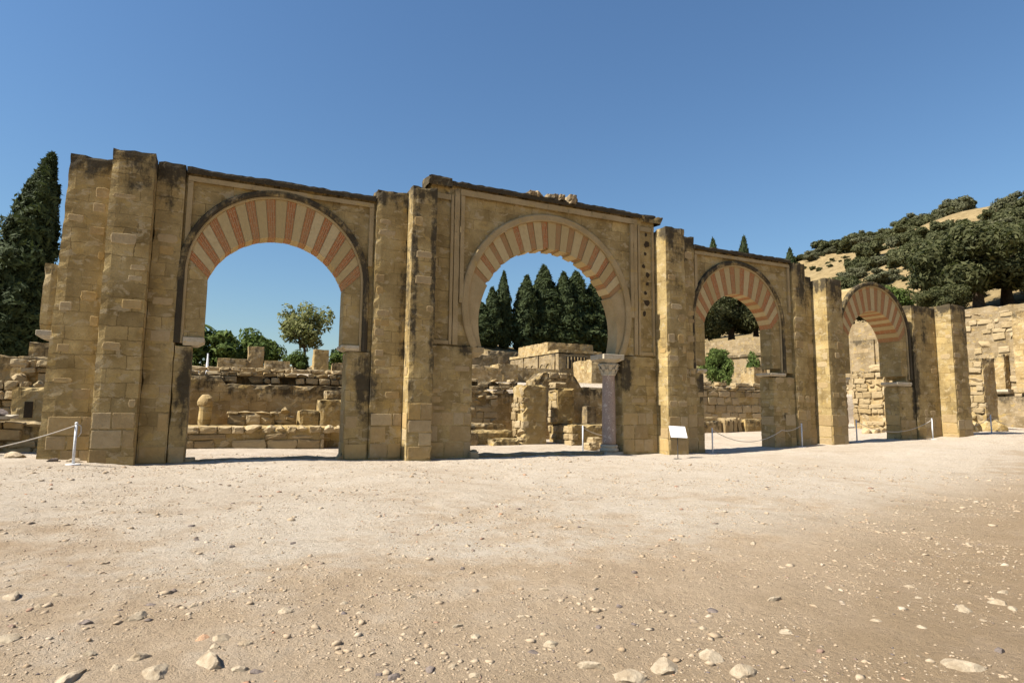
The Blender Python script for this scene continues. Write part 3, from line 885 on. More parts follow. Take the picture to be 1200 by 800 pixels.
courses(e, 9.0, 12.2, 7.96, 2.25, 2.62, 7, .3, .7, .15, .25, .4, 'rubble', drop=.15, proud=.06)
courses(e, 9.9, 11.6, 7.97, .9, 2.2, 8, .35, .8, .2, .35, .3, 'rubble', drop=.2, proud=.05)
# remains standing on the terrace
def lump(name, label, cat, x, y, z, prof, mat, seed, group=None, n=14):
    V = []; F = []
    for rr, h in prof:
        for i in range(n):
            a = 6.2832 * i / n; p = Vector((rr * math.cos(a), rr * math.sin(a), h)); q = noise.noise_vector(p * 3 + Vector((seed, 0, 0))) * rr * .28
            V.append(p + q)
    for j in range(len(prof) - 1):
        for i in range(n): F.append((j * n + i, j * n + (i + 1) % n, (j + 1) * n + (i + 1) % n, (j + 1) * n + i))
    F.append(tuple(range((len(prof) - 1) * n, len(prof) * n)))
    o = link(name, mesh(name, V, F, [.3] * len(V)), M[mat], loc=(x, y, z)); tag(o, label, cat, group)
    return o
st = lump('broken_column_stump', 'broken column stump topped by a rounded stone on the terrace', 'column stump', -.52, 7.2, .86, [(.2, -.02), (.23, .1), (.2, .6), (.21, .66)], 'yellow_ruin', 3)
V = [v.co for v in st.data.vertices]
top = lump('worn_capital', '', '', 0, 0, 0, [(.16, .6), (.25, .70), (.27, .84), (.24, .98), (.17, 1.08), (.12, 1.12)], 'ruin', 8)
top.parent = st; top.location = (0, 0, 0)
for k in ('label', 'category'):
    if k in top: del top[k]
e = ruin('low_block_remains', 'low remains of squared blocks in the middle of the terrace', 'masonry', [(.3, 2.1, 7.3, 7.95, .9)])
rbox(e, 'core', .32, 1.9, 7.35, 7.95, .8, 1.36, 'ruin', 9, ct=.5)
courses(e, .3, 2.0, 7.3, .88, 1.38, 10, .4, .8, .3, .45, .3, 'rubble', drop=.02)
e = ruin('stepped_block', 'stepped block of golden masonry at the right end of the terrace', 'masonry', [(2.7, 5, 7.0, 7.95, .9)])
rbox(e, 'low_step', 2.75, 3.5, 7.0, 7.95, .8, 1.48, 'yellow_ruin', 11)
rbox(e, 'high_step', 3.502, 5.2, 6.95, 7.95, .8, 1.92, 'yellow_ruin', 12)
rbox(e, 'top_course', 3.75, 5.2, 7.2, 7.95, 1.9, 2.28, 'ruin', 13)
e = ruin('pale_rubble_heap', 'small heap of pale dressed stones between the terrace remains', 'rubble', [(1.9, 2.8, 7.2, 7.8, .9)])
r = random.Random(5)
for (x, z, w, h) in ((2.3, 1.0, .7, .16), (2.2, 1.2, .35, .3), (2.0, 1.15, .25, .2), (2.45, 1.14, .3, .12), (2.28, 1.4, .3, .25)):
    block(e, x, 7.4 + r.uniform(-.1, .2), z, w, .4, h, 'lit_rubble', r=r)
# posts and slabs on the level above
def post_block(label, x0, x1, y0, y1, z0, z1, mat, seed, name='stone_post', cat='post', **k):
    V, F, C = rough_box(x0, x1, y0, y1, z0, z1, cell=.18, amp=.015, chip=.04, top=.03, crust_top=.6, seed=seed, use_blobs=False)
    bx, by = (x0 + x1) / 2, (y0 + y1) / 2
    V = [v - Vector((bx, by, z0)) for v in V]
    o = link(name, mesh(name, V, F, C), M[mat], loc=(bx, by, z0)); tag(o, label, cat)
    return o
post_block('tall square stone post behind the rubble crest, beside the dark shrub', 1.16, 1.98, 18, 18.8, 2.9, 4.85, 'ruin', 20)
post_block('square golden stone post beside the round light-leaved tree', 4.62, 5.44, 18, 18.8, 2.9, 4.85, 'yellow_ruin', 21)
post_block('long low dark slab behind the rubble crest, under the dark shrub', -.3, 1.16, 17.6, 18.3, 2.9, 4.1, 'ruin', 22, 'stone_slab', 'slab')
post_block('long low slab between the two square stone posts', 1.99, 3.3, 17.4, 18.1, 2.9, 4.06, 'ruin', 23, 'stone_slab', 'slab')
post_block('squat dark stone block right of the golden stone post', 5.75, 6.7, 18.5, 19.2, 2.9, 4.15, 'ruin', 24, 'stone_block', 'block')
# thin white marker
V, F = lathe([(.14, 0), (.12, .45), (.06, .5), (.03, 1.15)], 0, 0, 8)
o = link('white_marker', mesh('white_marker', V, F), M['marker'], loc=(-.72, 15.2, 2.95)); tag(o, 'slim white pointed marker standing on the rubble crest', 'marker')

# ruins seen through the horseshoe arch
e = ruin('ruined_pier', 'tall ruined golden pier with a broken side, seen through the horseshoe arch', 'pier', [(11.1, 12.3, 4.5, 5.6, 0)])
rbox(e, 'core', 11.18, 12.28, 4.5, 5.5, -.2, 2.66, 'yellow_ruin', 31, amp=.02, chip=.06, top=.12, ct=.5)
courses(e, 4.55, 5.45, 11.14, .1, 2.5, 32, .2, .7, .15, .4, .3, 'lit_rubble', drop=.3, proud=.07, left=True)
e = ruin('ruined_pier', 'ruined pier rising from a low block of lit stones, beside the marble column', 'pier', [(13, 15, 3.8, 5.9, 0)])
rbox(e, 'low_block', 13.15, 15.6, 3.8, 5.9, -.2, .98, 'yellow_ruin', 33, chip=.06)
courses(e, 3.85, 5.85, 13.12, .05, .9, 34, .2, .6, .15, .35, .3, 'lit_rubble', drop=.2, proud=.06, left=True)
rbox(e, 'shaft', 13.1, 13.95, 5.0, 5.9, .95, 2.55, 'yellow_ruin', 35, amp=.02, chip=.07, top=.1, ct=.5)
courses(e, 5.05, 5.85, 13.06, 1.0, 2.4, 36, .2, .6, .15, .4, .3, 'lit_rubble', drop=.3, proud=.08, left=True)
block(e, 13.3, 5.4, 2.62, .6, .6, .25, 'lit_rubble')
e = ruin('rubble_wall', 'rough shaded rubble wall rising behind the two ruined piers', 'wall', [(13.2, 16, 7, 8, 0)])
rbox(e, 'core', 13.0, 16.0, 7.0, 7.94, -.2, 3.4, 'ruin', 37, amp=.026, chip=.011, top=.1, topf=lambda x: 3.35 - 1.1 * sstep(14.9, 16.0, x) - .35 * sstep(13.6, 13.0, x))
courses(e, 13.2, 14.9, 6.98, 3.0, 3.35, 38, .3, .7, .2, .35, .5, 'rubble', drop=.1)
e = ruin('stone_steps', 'three broken stone steps on the left of the tall ruined pier', 'steps', [(8.8, 10.9, 4.2, 6, 0)])
rbox(e, 'step', 9.75, 10.95, 4.3, 4.95, -.2, .44, 'yellow_ruin', 41, chip=.07)
rbox(e, 'step', 9.3, 10.95, 4.952, 5.6, -.2, .74, 'yellow_ruin', 42, chip=.05)
rbox(e, 'step', 8.4, 10.95, 5.602, 7.9, -.2, .98, 'ruin', 43, chip=.05)
rbox(e, 'side_wall', 8.5, 9.28, 4.6, 5.6, -.2, .75, 'pale_wall', 44, chip=.07)
post_block('small pale dressed stone standing on a ledge beside the marble column', 15.4, 15.95, 6.3, 6.8, .1, 1.75, 'pale_wall', 45, 'dressed_stone', 'stone')
e = ruin('fallen_stones', 'low heap of fallen stones at the foot of the marble column', 'rubble', [(12.9, 13.6, 2.2, 3, 0)])
r = random.Random(8)
for (x, y, z, w, h) in ((13.3, 2.6, .15, .7, .3), (13.7, 2.5, .14, .5, .3), (13.55, 2.8, .36, .5, .25), (13.0, 2.3, .1, .35, .2)):
    block(e, x, y, z, w, .5, h, 'lit_rubble', r=r)

# terraces and buildings farther up the slope
def hut(label, x0, x1, y0, y1, z0, z1, mat, seed, name='ruined_wall', cat='wall'):
    V, F, C = rough_box(x0, x1, y0, y1, z0, z1, cell=.4, amp=.03, chip=.08, top=.06, crust_top=.5, seed=seed, use_blobs=False)
    b = Vector(((x0 + x1) / 2, (y0 + y1) / 2, z0)); V = [v - b for v in V]
    o = link(name, mesh(name, V, F, C), M[mat], loc=b); tag(o, label, cat)
    return o
hut('long shaded terrace wall just above the retaining wall, left part', 14.5, 17.3, 20, 20.8, 3.0, 4.4, 'ruin', 51)
hut('taller shaded wall end beside a pale sloping terrace', 17.4, 19.0, 21, 22.5, 3.2, 4.75, 'ruin', 52)
hut('broad brown wall block below the arcaded building', 19.4, 23.0, 22, 25, 3.2, 4.6, 'ruin', 53)
hut('square stone tower stump with a lit side, right of the arcaded building', 27.7, 30.6, 25, 28, 3.4, 5.75, 'ruin', 54)
hut('pale sunlit terrace wall under the cypresses, upper left of the slope', 26.5, 31.0, 50, 54, 4.5, 8.0, 'pale_wall', 55)
hut('pale sunlit rubble bank beside the cypress trunks', 31.5, 36, 56, 60, 5, 9.2, 'pale_wall', 56)
hut('low white wall strip below the pale terrace wall', 23.0, 30.5, 44, 45, 4.6, 6.3, 'pale_wall', 57)
b = empty('arcaded_building', (35, 44, 5)); tag(b, 'low stone building with blind arches on its sunlit side and a dark lattice window', 'building')
rbox(b, 'wall', 33.1, 38.6, 40, 52.5, 4.5, 7.7, 'pale_wall', 58, cell=.5, ct=.4)
rbox(b, 'upper_block', 35.0, 41.5, 46, 54, 5, 9.6, 'ruin', 59, cell=.5, ct=.5)
rbox(b, 'cornice', 33.0, 38.7, 39.9, 52.6, 7.72, 8.1, 'ruin', 60, cell=.4, ct=.3, amp=.02)
for k in range(3):
    y0 = 41.0 + k * 3.9
    box = rbox(b, 'pilaster', 32.92, 33.1, y0 - .35, y0 + .35, 4.5, 7.7, 'pale_wall', 61 + k, cell=.5, amp=.01)
    for j in range(2):
        yc = y0 + 1.2 + j * 1.5; ring = []
        for i in range(13):
            a = math.pi * i / 12; ring.append((yc + .62 * math.cos(a), 5.9 + .7 * math.sin(a)))
        n = len(ring)
        V = [(33.08, y, z) for y, z in ring] + [(33.0, y, z) for y, z in ring] + [(33.0, yc + (y - yc) * 1.22, 5.9 + (z - 5.9) * 1.2) for y, z in ring] + [(33.08, yc + (y - yc) * 1.22, 5.9 + (z - 5.9) * 1.2) for y, z in ring]
        F = [(q * n + i, q * n + i + 1, (q + 1) * n + i + 1, (q + 1) * n + i) for q in range(3) for i in range(n - 1)]
        link('blind_arch', mesh('blind_arch', V, F), M['pale_wall'], b)
gr = rbox(b, 'window', 34.1, 36.6, 39.93, 39.99, 6.0, 7.3, 'ruin', 66, cell=.5, amp=.001, chip=.002, top=0)
gr.data.materials.clear(); gr.data.materials.append(M['grille'])
for k in range(6):
    V, F, C = rough_box(34.2 + k * .42, 34.32 + k * .42, 39.84, 39.92, 6.0, 7.3, cell=.8, amp=.002, chip=.004, top=0, crust_top=0, use_blobs=False)
    link('window_bar', mesh('window_bar', V, F, C), M['ruin'], gr, None)

# behind the third arch
e = ruin('boundary_wall', 'brown block wall with an uneven top behind the arch right of the horseshoe arch', 'wall', [(24, 36, 12, 12.7, 0)])
rbox(e, 'wall', 21.5, 36.5, 12.0, 12.7, -.2, 3.2, 'yellow_ruin', 71, cell=.25, topf=lambda x: 3.1 + .12 * noise.noise(Vector((x * 1.3, 4, 0))))
courses(e, 27.4, 33.6, 11.96, 1.1, 2.95, 72, .5, 1.0, .35, .5, .3, 'rubble', drop=.25, proud=.06)
courses(e, 27.4, 33.4, 12.0, 2.95, 3.45, 73, .3, .8, .18, .3, .5, 'rubble', drop=.2, proud=.15)
e = ruin('block_row', 'row of upright pale blocks with a golden block at its end, on the sand', 'blocks', [(25.2, 28.4, 8, 8.8, .2)])
r = random.Random(3)
for k in range(4): block(e, 25.75 + k * .36, 8.35 + k * .02, .72, .3, .6, 1.0 + r.uniform(-.1, .1), 'lit_rubble', r=r)
rbox(e, 'end_block', 27.1, 28.7, 8.0, 9.0, 0, 1.15, 'yellow_ruin', 74)
rbox(e, 'low_slab', 23.2, 25.5, 8.2, 9.4, 0, 1.05, 'ruin', 75)
block(e, 24.6, 8.6, 1.12, .9, .6, .18, 'lit_rubble')
post_block('square pillar stump with a sunlit side below the long terrace wall', 42.9, 44.5, 22, 23.6, 2.9, 5.5, 'ruin', 76, 'pillar_stump', 'pillar')
# long sunlit terrace wall running away from the forecourt
e = ruin('long_terrace_wall', 'long high sunlit terrace wall below the wooded hillside', 'wall', [(46.8, 47.2, 0, 40, 0)], loc=(47, 18, 0))
rbox(e, 'wall', 46.7, 47.3, -6.0, 58, -.2, 8.9, 'pale_wall', 81, cell=.55, amp=.022, chip=.06, top=.15, ct=.25)
rbox(e, 'string_course', 46.5, 46.698, 24, 58, 6.9, 7.2, 'pale_wall', 82, cell=.5)
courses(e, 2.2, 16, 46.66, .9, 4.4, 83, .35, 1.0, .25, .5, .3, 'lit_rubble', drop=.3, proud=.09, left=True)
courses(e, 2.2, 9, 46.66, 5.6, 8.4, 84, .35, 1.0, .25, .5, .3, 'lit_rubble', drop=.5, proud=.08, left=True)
bt = rbox(e, 'buttress', 46.05, 46.698, 4.15, 5.2, 3.15, 5.5, 'ruin', 85, amp=.03, chip=.05)
o = chamfer_block('corbel', e, 45.95, 46.698, 4.0, 5.3, 2.85, 3.14, 'impost', .2, -1)
rbox(e, 'buttress', 46.0, 46.698, 1.6, 3.55, 2.9, 8.2, 'ruin', 86, amp=.03, chip=.05)
rbox(e, 'footing', 46.1, 46.698, -4, 5.7, -.2, 2.75, 'pale_wall', 87, cell=.3, amp=.02, chip=.08)
rbox(e, 'brick_panel', 46.52, 46.698, 13.2, 15.2, 4.6, 7.4, 'pale_wall', 88, cell=.4)
# ruin beside the fourth arch and right end
e = ruin('broken_wall_stub', 'broken sunlit wall stub standing behind the small arch', 'wall', [(34.3, 34.9, 4.6, 6.4, .4)])
rbox(e, 'core', 34.4, 35.0, 4.6, 6.6, 0, 4.1, 'ruin', 91, amp=.03, chip=.09, top=.2)
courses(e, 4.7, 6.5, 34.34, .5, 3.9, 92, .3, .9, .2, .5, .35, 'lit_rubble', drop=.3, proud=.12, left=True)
block(e, 34.6, 5.0, 4.15, .7, .8, .4, 'rubble')
rbox(e, 'white_slab', 33.4, 34.2, 6.6, 7.6, 3.2, 3.55, 'impost', 93, amp=.01)
rbox(e, 'slab_support', 33.5, 34.15, 6.7, 7.5, 0, 3.19, 'pale_wall', 94)
e = ruin('low_stone_row', 'low dark row of stones on the sand seen through the small arch', 'stones', [(30, 33, 3, 3.5, .3)])
r = random.Random(14)
for k in range(5): block(e, 31.2 + k * .62, 3.6 + r.uniform(-.1, .1), .5, .6, .5, .5, 'rubble', r=r)
e = ruin('broken_corner', 'broken masonry corner with a sunlit side, right of the last pilaster', 'masonry', [(39.3, 40.6, 2, 3.2, .5)])
rbox(e, 'core', 39.35, 40.6, 2.0, 3.3, 0, 4.9, 'ruin', 95, amp=.026, chip=.011, top=.25)
courses(e, 2.05, 3.25, 39.3, .6, 4.6, 96, .3, .8, .2, .45, .3, 'lit_rubble', drop=.3, proud=.1, left=True)
# rubble at the right end
RG = 'boulders heaped at the right end of the portico'
def rock_set(mat, seeds):
    out = []
    for s in seeds:
        me = rock_mesh(s); me.materials.append(M[mat]); out.append(me)
    return out
RK = {'rock': rock_set('rock', range(1, 8)), 'dark_rock': rock_set('dark_rock', range(11, 15)), 'red_rock': rock_set('red_rock', (21,)), 'big': rock_set('yellow_ruin', range(31, 35))}
r = random.Random(21)
for (x, y, s) in ((36.2, 1.3, .9), (37.2, 1.6, 1.2), (38.3, 1.5, 1.1), (36.9, 2.2, 1.5), (38.2, 2.6, 1.9), (39.0, 1.2, .8), (39.4, 1.5, 1.0)):
    o = link('boulder', r.choice(RK['big']), None, loc=(x, y, terrain(x, y) + s * .25)); o.scale = (s, s * .9, s * .8); o.rotation_euler = (0, 0, r.uniform(0, 6))
    tag(o, 'golden brown boulder in the shaded heap right of the last pilaster', 'boulder', RG)

# ruins left of the portico
e = ruin('ruined_rubble_wall', 'ruined rubble wall and bank left of the portico, under the tall cypress', 'wall', [(-10, -4.4, 6, 8, 0)])
rbox(e, 'wall', -14, -4.2, 7.2, 8.2, -.2, 3.25, 'ruin', 101, amp=.026, chip=.08, top=.12)
rbox(e, 'bank', -14, -4.4, 6.2, 7.2, -.2, 2.3, 'ruin', 102, amp=.03, chip=.011, top=.2)
courses(e, -8.2, -4.5, 6.1, 1.2, 2.35, 103, .2, .5, .15, .3, .4, 'rubble', drop=.1, proud=.3)
courses(e, -6.2, -4.5, 6.9, 2.3, 3.1, 104, .2, .5, .15, .3, .4, 'rubble', drop=.15, proud=.35)
post_block('small grey block on top of the rubble bank left of the portico', -6.2, -5.2, 8.4, 9.0, 3.0, 3.75, 'ruin', 105, 'grey_block', 'block')
e = ruin('doorway_block', 'square golden block with a small dark niche on the rubble bank', 'masonry', [(-5.85, -5.1, 5.6, 6.1, 0)])
rbox(e, 'block', -5.85, -4.85, 5.6, 6.15, 0, 2.15, 'yellow_ruin', 106, ct=.3)
nb = rbox(e, 'niche', -5.5, -5.28, 5.575, 5.6, 1.15, 1.65, 'ruin', 107, amp=.002, chip=.004, top=0, cell=.3); nb.data.materials.clear(); nb.data.materials.append(hole_mat)  # thin dark plate on the block face, the niche's shade put into its colour
e = ruin('low_wall', 'low rough stone wall at the left foot of the portico', 'wall', [(-8, -4.3, 3, 3.8, 0)])
rbox(e, 'core', -9, -4.3, 3.0, 4.4, -.2, 1.12, 'ruin', 108, amp=.022, chip=.06)
courses(e, -6.5, -4.3, 2.95, .15, 1.1, 109, .3, .7, .2, .35, .35, 'rubble', drop=.06, proud=.12)
V, F, C = rough_box(-.75, .75, -.5, .5, 0, .12, cell=.2, amp=.015, chip=.04, top=.02, crust_top=0, use_blobs=False, seed=110)
o = link('flat_slab', mesh('flat_slab', V, F, C), M['impost'], loc=(-5.75, 2.6, 1.18)); tag(o, 'flat pale slab lying across the low wall left of the portico', 'slab')
V, F, C = rough_box(-.14, .14, -.3, .3, 0, 1.5, cell=.15, amp=.015, chip=.05, top=.03, crust_top=.1, use_blobs=False, seed=111)
o = link('leaning_stone', mesh('leaning_stone', V, F, C), M['yellow_ruin'], loc=(-4.95, 1.3, .05)); o.rotation_euler = (0, R(-32), 0); tag(o, 'long stone leaning against the low wall left of the portico', 'stone')
r = random.Random(31)
for (x, y, s, m, lb) in ((-5.3, 2.3, .75, 'dark_rock', 'dark flat rock resting on the pale slab'), (-4.35, .4, .75, 'rock', 'pale rock at the foot of the left end pier'), (-3.5, -.35, .28, 'dark_rock', 'grey stone between the rope post and the end pier'), (-3.05, -.4, .45, 'rock', 'flat pale stone at the base of the end pier')):
    z = terrain(x, y) + .04 if s != .75 or y < 1 else 1.36
    o = link('rock', r.choice(RK[m]), None, loc=(x, y, z)); o.scale = (s, s * .7, s * .35); o.rotation_euler = (0, 0, r.uniform(0, 6)); tag(o, lb, 'rock')

# ------------------------------------------------------------------ trees
def quads(cent, nrm, size, aspect, rs):
    n = len(cent)
    t = rs.normal(size=(n, 3)); t -= (t * nrm).sum(1)[:, None] * nrm; t /= np.linalg.norm(t, axis=1)[:, None] + 1e-9
    b = np.cross(nrm, t)
    s = (size * rs.uniform(.6, 1.35, n))[:, None]
    a = t * s * aspect; b = b * s
    V = np.empty((n, 4, 3)); V[:, 0] = cent - a; V[:, 1] = cent - b * .55 + a * .1; V[:, 2] = cent + a; V[:, 3] = cent + b * .55 + a * .1
    return V.reshape(-1, 3)
def leaf_mesh(name, cent, nrm, size, aspect, seed, mat):
    rs = np.random.RandomState(seed)
    nrm = nrm / (np.linalg.norm(nrm, axis=1)[:, None] + 1e-9)
    V = quads(cent, nrm, size, aspect, rs); n = len(cent)
    me = bpy.data.meshes.new(name)
    me.vertices.add(4 * n); me.vertices.foreach_set('co', V.astype(np.float32).ravel())
    me.loops.add(4 * n); me.loops.foreach_set('vertex_index', np.arange(4 * n, dtype=np.int32))
    me.polygons.add(n); me.polygons.foreach_set('loop_start', np.arange(0, 4 * n, 4, dtype=np.int32)); me.polygons.foreach_set('loop_total', np.full(n, 4, dtype=np.int32))
    me.update(calc_edges=True); me.validate()
    me.materials.append(mat)
    return me
def tube(p0, p1, r0, r1, n=8, V=None, F=None):
    p0, p1 = Vector(p0), Vector(p1); d = (p1 - p0).normalized(); u = d.orthogonal().normalized(); w = d.cross(u)
    b = len(V)
    for p, rr in ((p0, r0), (p1, r1)):
        for i in range(n):
            a = 6.2832 * i / n; V.append(p + (u * math.cos(a) + w * math.sin(a)) * rr)
    F += [(b + i, b + (i + 1) % n, b + n + (i + 1) % n, b + n + i) for i in range(n)]
def trunk_mesh(h, r0, crown, seed, limbs=6):
    r = random.Random(seed); V = []; F = []
    pts = [Vector((r.uniform(-.06, .06) * h * q, r.uniform(-.06, .06) * h * q, h * q)) for q in (0, .35, .7, 1.0)]
    rr = [r0 * 1.25, r0 * .9, r0 * .75, r0 * .55]
    for i in range(3): tube(pts[i], pts[i + 1], rr[i], rr[i + 1], 9, V, F)
    for k in range(limbs):
        a = 6.2832 * k / limbs + r.uniform(-.4, .4); st = pts[2].lerp(pts[3], r.random())
        m = st + Vector((math.cos(a), math.sin(a), .9)) * crown * .28; e = m + Vector((math.cos(a), math.sin(a), .7)) * crown * .35
        tube(st, m, r0 * .45, r0 * .3, 6, V, F); tube(m, e, r0 * .3, r0 * .1, 6, V, F)
    me = mesh('trunk', V, F, smooth=True); me.materials.append(M['bark'])
    return me
def crown_mesh(rx, rz, cz, n, leaf, seed, mat, nb=22, br=(.26, .45), aspect=1.5):
    rs = np.random.RandomState(seed); C = []; Nn = []
    for k in range(nb):
        while True:
            p = rs.uniform(-1, 1, 3)
            if np.linalg.norm(p) < 1: break
        p = p / max(np.linalg.norm(p), .35) * rs.uniform(.35, .8) * np.array([1, 1, 1])
        p[2] = p[2] if p[2] > -.55 else -.55 + rs.uniform(0, .3)
        b = rs.uniform(*br); m = n // nb
        d = rs.normal(size=(m, 3)); d /= np.linalg.norm(d, axis=1)[:, None]
        # twiggy sub-clumps so the outline stays uneven
        k2 = rs.normal(size=(14, 3)); k2 /= np.linalg.norm(k2, axis=1)[:, None]
        cl = (d @ k2.T).max(1)
        rad = b * (rs.uniform(.45, 1.0, m) ** .6) * (.72 + .42 * np.clip((cl - .6) / .4, 0, 1))
        C.append((p + d * rad[:, None]) * np.array([rx, rx, rz]) + np.array([0, 0, cz])); Nn.append(d + rs.normal(size=(m, 3)) * .55 + np.array([0, 0, .25]))
    return leaf_mesh('crown', np.concatenate(C), np.concatenate(Nn), leaf, aspect, seed, mat)
def cypress_mesh(h, r, n, leaf, seed, tip=0.0):
    rs = np.random.RandomState(seed)
    t = rs.uniform(0, 1, n) ** .85; ang = rs.uniform(0, 6.2832, n)
    prof = np.interp(t, [0, .05, .2, .45, .7, .88, .97, 1], [.3, .7, 1, .92, .62, .32, .12, .02])
    ph = rs.uniform(0, 6.28, 6)
    lump_ = 1 + .10 * np.sin(ang * 3 + ph[0] + t * 5) + .09 * np.sin(ang * 7 + ph[1] - t * 13) + .10 * np.sin(t * 31 + ph[2] + 2 * np.sin(ang * 2 + ph[3])) + .07 * np.sin(t * 67 + ang * 5 + ph[4])
    kz = np.floor(t * 46 + 1.5 * np.sin(ang * 3 + ph[1])); ka = np.floor(ang * 2.1 + kz * 1.7)
    cl = np.modf(np.abs(np.sin(kz * 12.9898 + ka * 78.233) * 43758.5453))[0]
    rad = r * prof * lump_ * (.78 + .46 * cl) * rs.uniform(.35, 1.0, n) ** .35
    zj = (cl - .4) * h * .018
    zz = h * (.04 + .96 * t) + rs.normal(size=n) * leaf * .6 + zj
    lean = .02 * h * np.sin(t * 3 + ph[5]) + tip * t ** 1.3
    C = np.stack([rad * np.cos(ang) + lean, rad * np.sin(ang), zz], 1)
    Nn = np.stack([np.cos(ang), np.sin(ang), np.full(n, .25)], 1) + rs.normal(size=(n, 3)) * .45
    return leaf_mesh('crown', C, Nn, leaf, 1.9, seed, M['cypress'])

def plant(name, label, cat, loc, crown, trunk, scale=1.0, sz=None, rot=0.0, group=None):
    e = empty(name, loc); e.rotation_euler = (0, 0, rot); e.scale = (scale, scale, sz or scale); tag(e, label, cat, group)
    c = bpy.data.objects.new('crown', crown); COL.objects.link(c); c.parent = e
    if trunk is not None:
        t = bpy.data.objects.new('trunk', trunk); COL.objects.link(t); t.parent = e
    return e
V = []; F = []; tube((0, 0, -.5), (0, 0, 3.5), .28, .2, 9, V, F); tube((0, 0, 3.5), (0, 0, 9), .2, .06, 8, V, F)
cyp_trunk = mesh('trunk', V, F, smooth=True); cyp_trunk.materials.append(M['bark'])
# near cypress on the left
cn = cypress_mesh(11.9, 1.5, 26000, .11, 1, .75)
plant('cypress_tree', 'tall dark cypress rising behind the left end of the portico', 'tree', (-9.95, 22, terrain(-9.95, 22) - .3), cn, cyp_trunk)
cn2 = cypress_mesh(9, 1.3, 9000, .13, 2)
plant('cypress_tree', 'smaller cypress half hidden behind the end pier', 'tree', (-8.0, 24, terrain(-8, 24) - .3), cn2, cyp_trunk, .92)
CG = 'cypresses framed by the horseshoe arch'
cf = [cypress_mesh(14, 2.2, 9000, .26, 3), cypress_mesh(14, 2.9, 11000, .27, 4), cypress_mesh(14, 2.5, 10000, .26, 5)]
for (x, y, hh, w, k, lb) in ((38.2, 75, 7.5, .85, 1, 'lowest cypress at the left edge of the horseshoe arch'), (40.1, 75, 10.3, .82, 0, 'short cypress left of the slim pointed cypress'), (42.9, 76, 13.4, .70, 0, 'slim pointed cypress with a clean outline'),
                             (47.0, 76, 13.6, .92, 2, 'broad cypress right of the slim pointed one'), (51.2, 77, 15.8, 1.12, 1, 'tallest cypress in the middle of the clump'), (54.8, 76, 15.2, 1.05, 2, 'tall cypress just right of the tallest one'),
                             (58.0, 77, 15.3, 1.25, 1, 'wide cypress at the right of the clump'), (61.8, 77, 13.3, 1.35, 2, 'cypress beside the right haunch of the horseshoe arch'), (64.5, 78, 11.5, 1.2, 1, 'hidden low cypress at the right end of the clump')):
    plant('cypress_tree', lb, 'tree', (x, y, terrain(x, y) - .4), cf[k], cyp_trunk, w, hh / 14, rot=x, group=CG)
# cypress tips above the third arch
for (x, y, zt, lb) in ((77.0, 62, 31.2, 'distant cypress tip showing above the coping right of the horseshoe arch'), (84.4, 62, 32.6, 'dark conifer tip standing above the middle of the coping'), (96.2, 62, 31.9, 'slim conifer tip beside the broken pier top')):
    tz = terrain(x, y) - .4
    plant('cypress_tree', lb, 'tree', (x, y, tz), cf[1], cyp_trunk, .62, (zt - tz) / 14, rot=x, group='conifer tips above the coping')

oak_t = trunk_mesh(3.2, .45, 5, 1)
oakA = crown_mesh(5.6, 4.4, 4.6, 24000, .17, 11, M['oak'], 46, (.2, .36))
oakB = crown_mesh(4.6, 3.6, 3.9, 17000, .16, 12, M['oak'], 36, (.22, .38))
shr = [crown_mesh(2.4, 1.9, 1.6, 5200, .17, 13, M['scrub'], 16), crown_mesh(2.9, 1.8, 1.5, 4600, .18, 14, M['olive'], 18), crown_mesh(2.0, 1.9, 1.6, 4600, .16, 15, M['oak'], 14), crown_mesh(2.6, 1.6, 1.2, 3600, .18, 16, M['scrub'], 12, (.2, .34))]
shr_t = trunk_mesh(1.2, .12, 2, 3, 5)
# behind the first arch
plant('round_tree', 'round light-leaved tree with a clear trunk behind the left arch', 'tree', (6.6, 40, terrain(6.6, 40) - .2), crown_mesh(3.05, 2.75, 4.0, 3300, .15, 21, M['citrus'], 30, (.16, .32)), trunk_mesh(2.6, .16, 3, 5), rot=.6)
for (x, y, s, sz, lb) in ((-.6, 36, 1.15, 1.1, 'dense dark green shrub behind the rubble crest, left of the square post'), (1.4, 38, 1.1, 1.15, 'taller green shrub just behind the square stone post'), (-3.2, 37, 1.1, 1.2, 'green shrub half hidden by the left jamb of the left arch'),
                         (3.2, 42, .9, 1.0, 'thin grey green shrub between the post and the round tree'), (9.9, 38, .8, .8, 'small green shrub right of the golden stone post'), (5.4, 37, .6, .55, 'low shrub at the foot of the round tree')):
    plant('shrub', lb, 'shrub', (x, y, terrain(x, y) - .2), crown_mesh(2.2, 1.75, 1.5, 4200, .14, int(30 + x * 3) % 97, M['bush'], 16), shr_t, s, sz, rot=x, group='green shrubs behind the left arch')
# palm
pe = empty('palm_tree', (-2.0, 36, terrain(-2, 36))); tag(pe, 'small palm with drooping fronds above the shrubs behind the left arch', 'palm')
V = []; F = []; tube((0, 0, -.2), (.1, 0, 3.3), .2, .15, 8, V, F); me = mesh('trunk', V, F); link('trunk', me, M['bark'], pe, loc=pe.location)
r = random.Random(6)
for k in range(11):
    a = 6.2832 * k / 11; L = 1.5; V = []; F = []
    for i in range(9):
        t = i / 8; ox = L * t; oz = 3.3 + .75 * t - 1.35 * t * t; w = .16 * math.sin(math.pi * min(1, t * .9 + .1)) + .01
        for s in (-1, 0, 1): V.append((ox * math.cos(a) - s * w * math.sin(a), ox * math.sin(a) + s * w * math.cos(a), oz - abs(s) * .07))
    for i in range(8):
        for s in range(2): F.append((i * 3 + s, i * 3 + s + 1, i * 3 + s + 4, i * 3 + s + 3))
    link('frond', mesh('frond', V, F), M['bush'], pe, loc=pe.location)
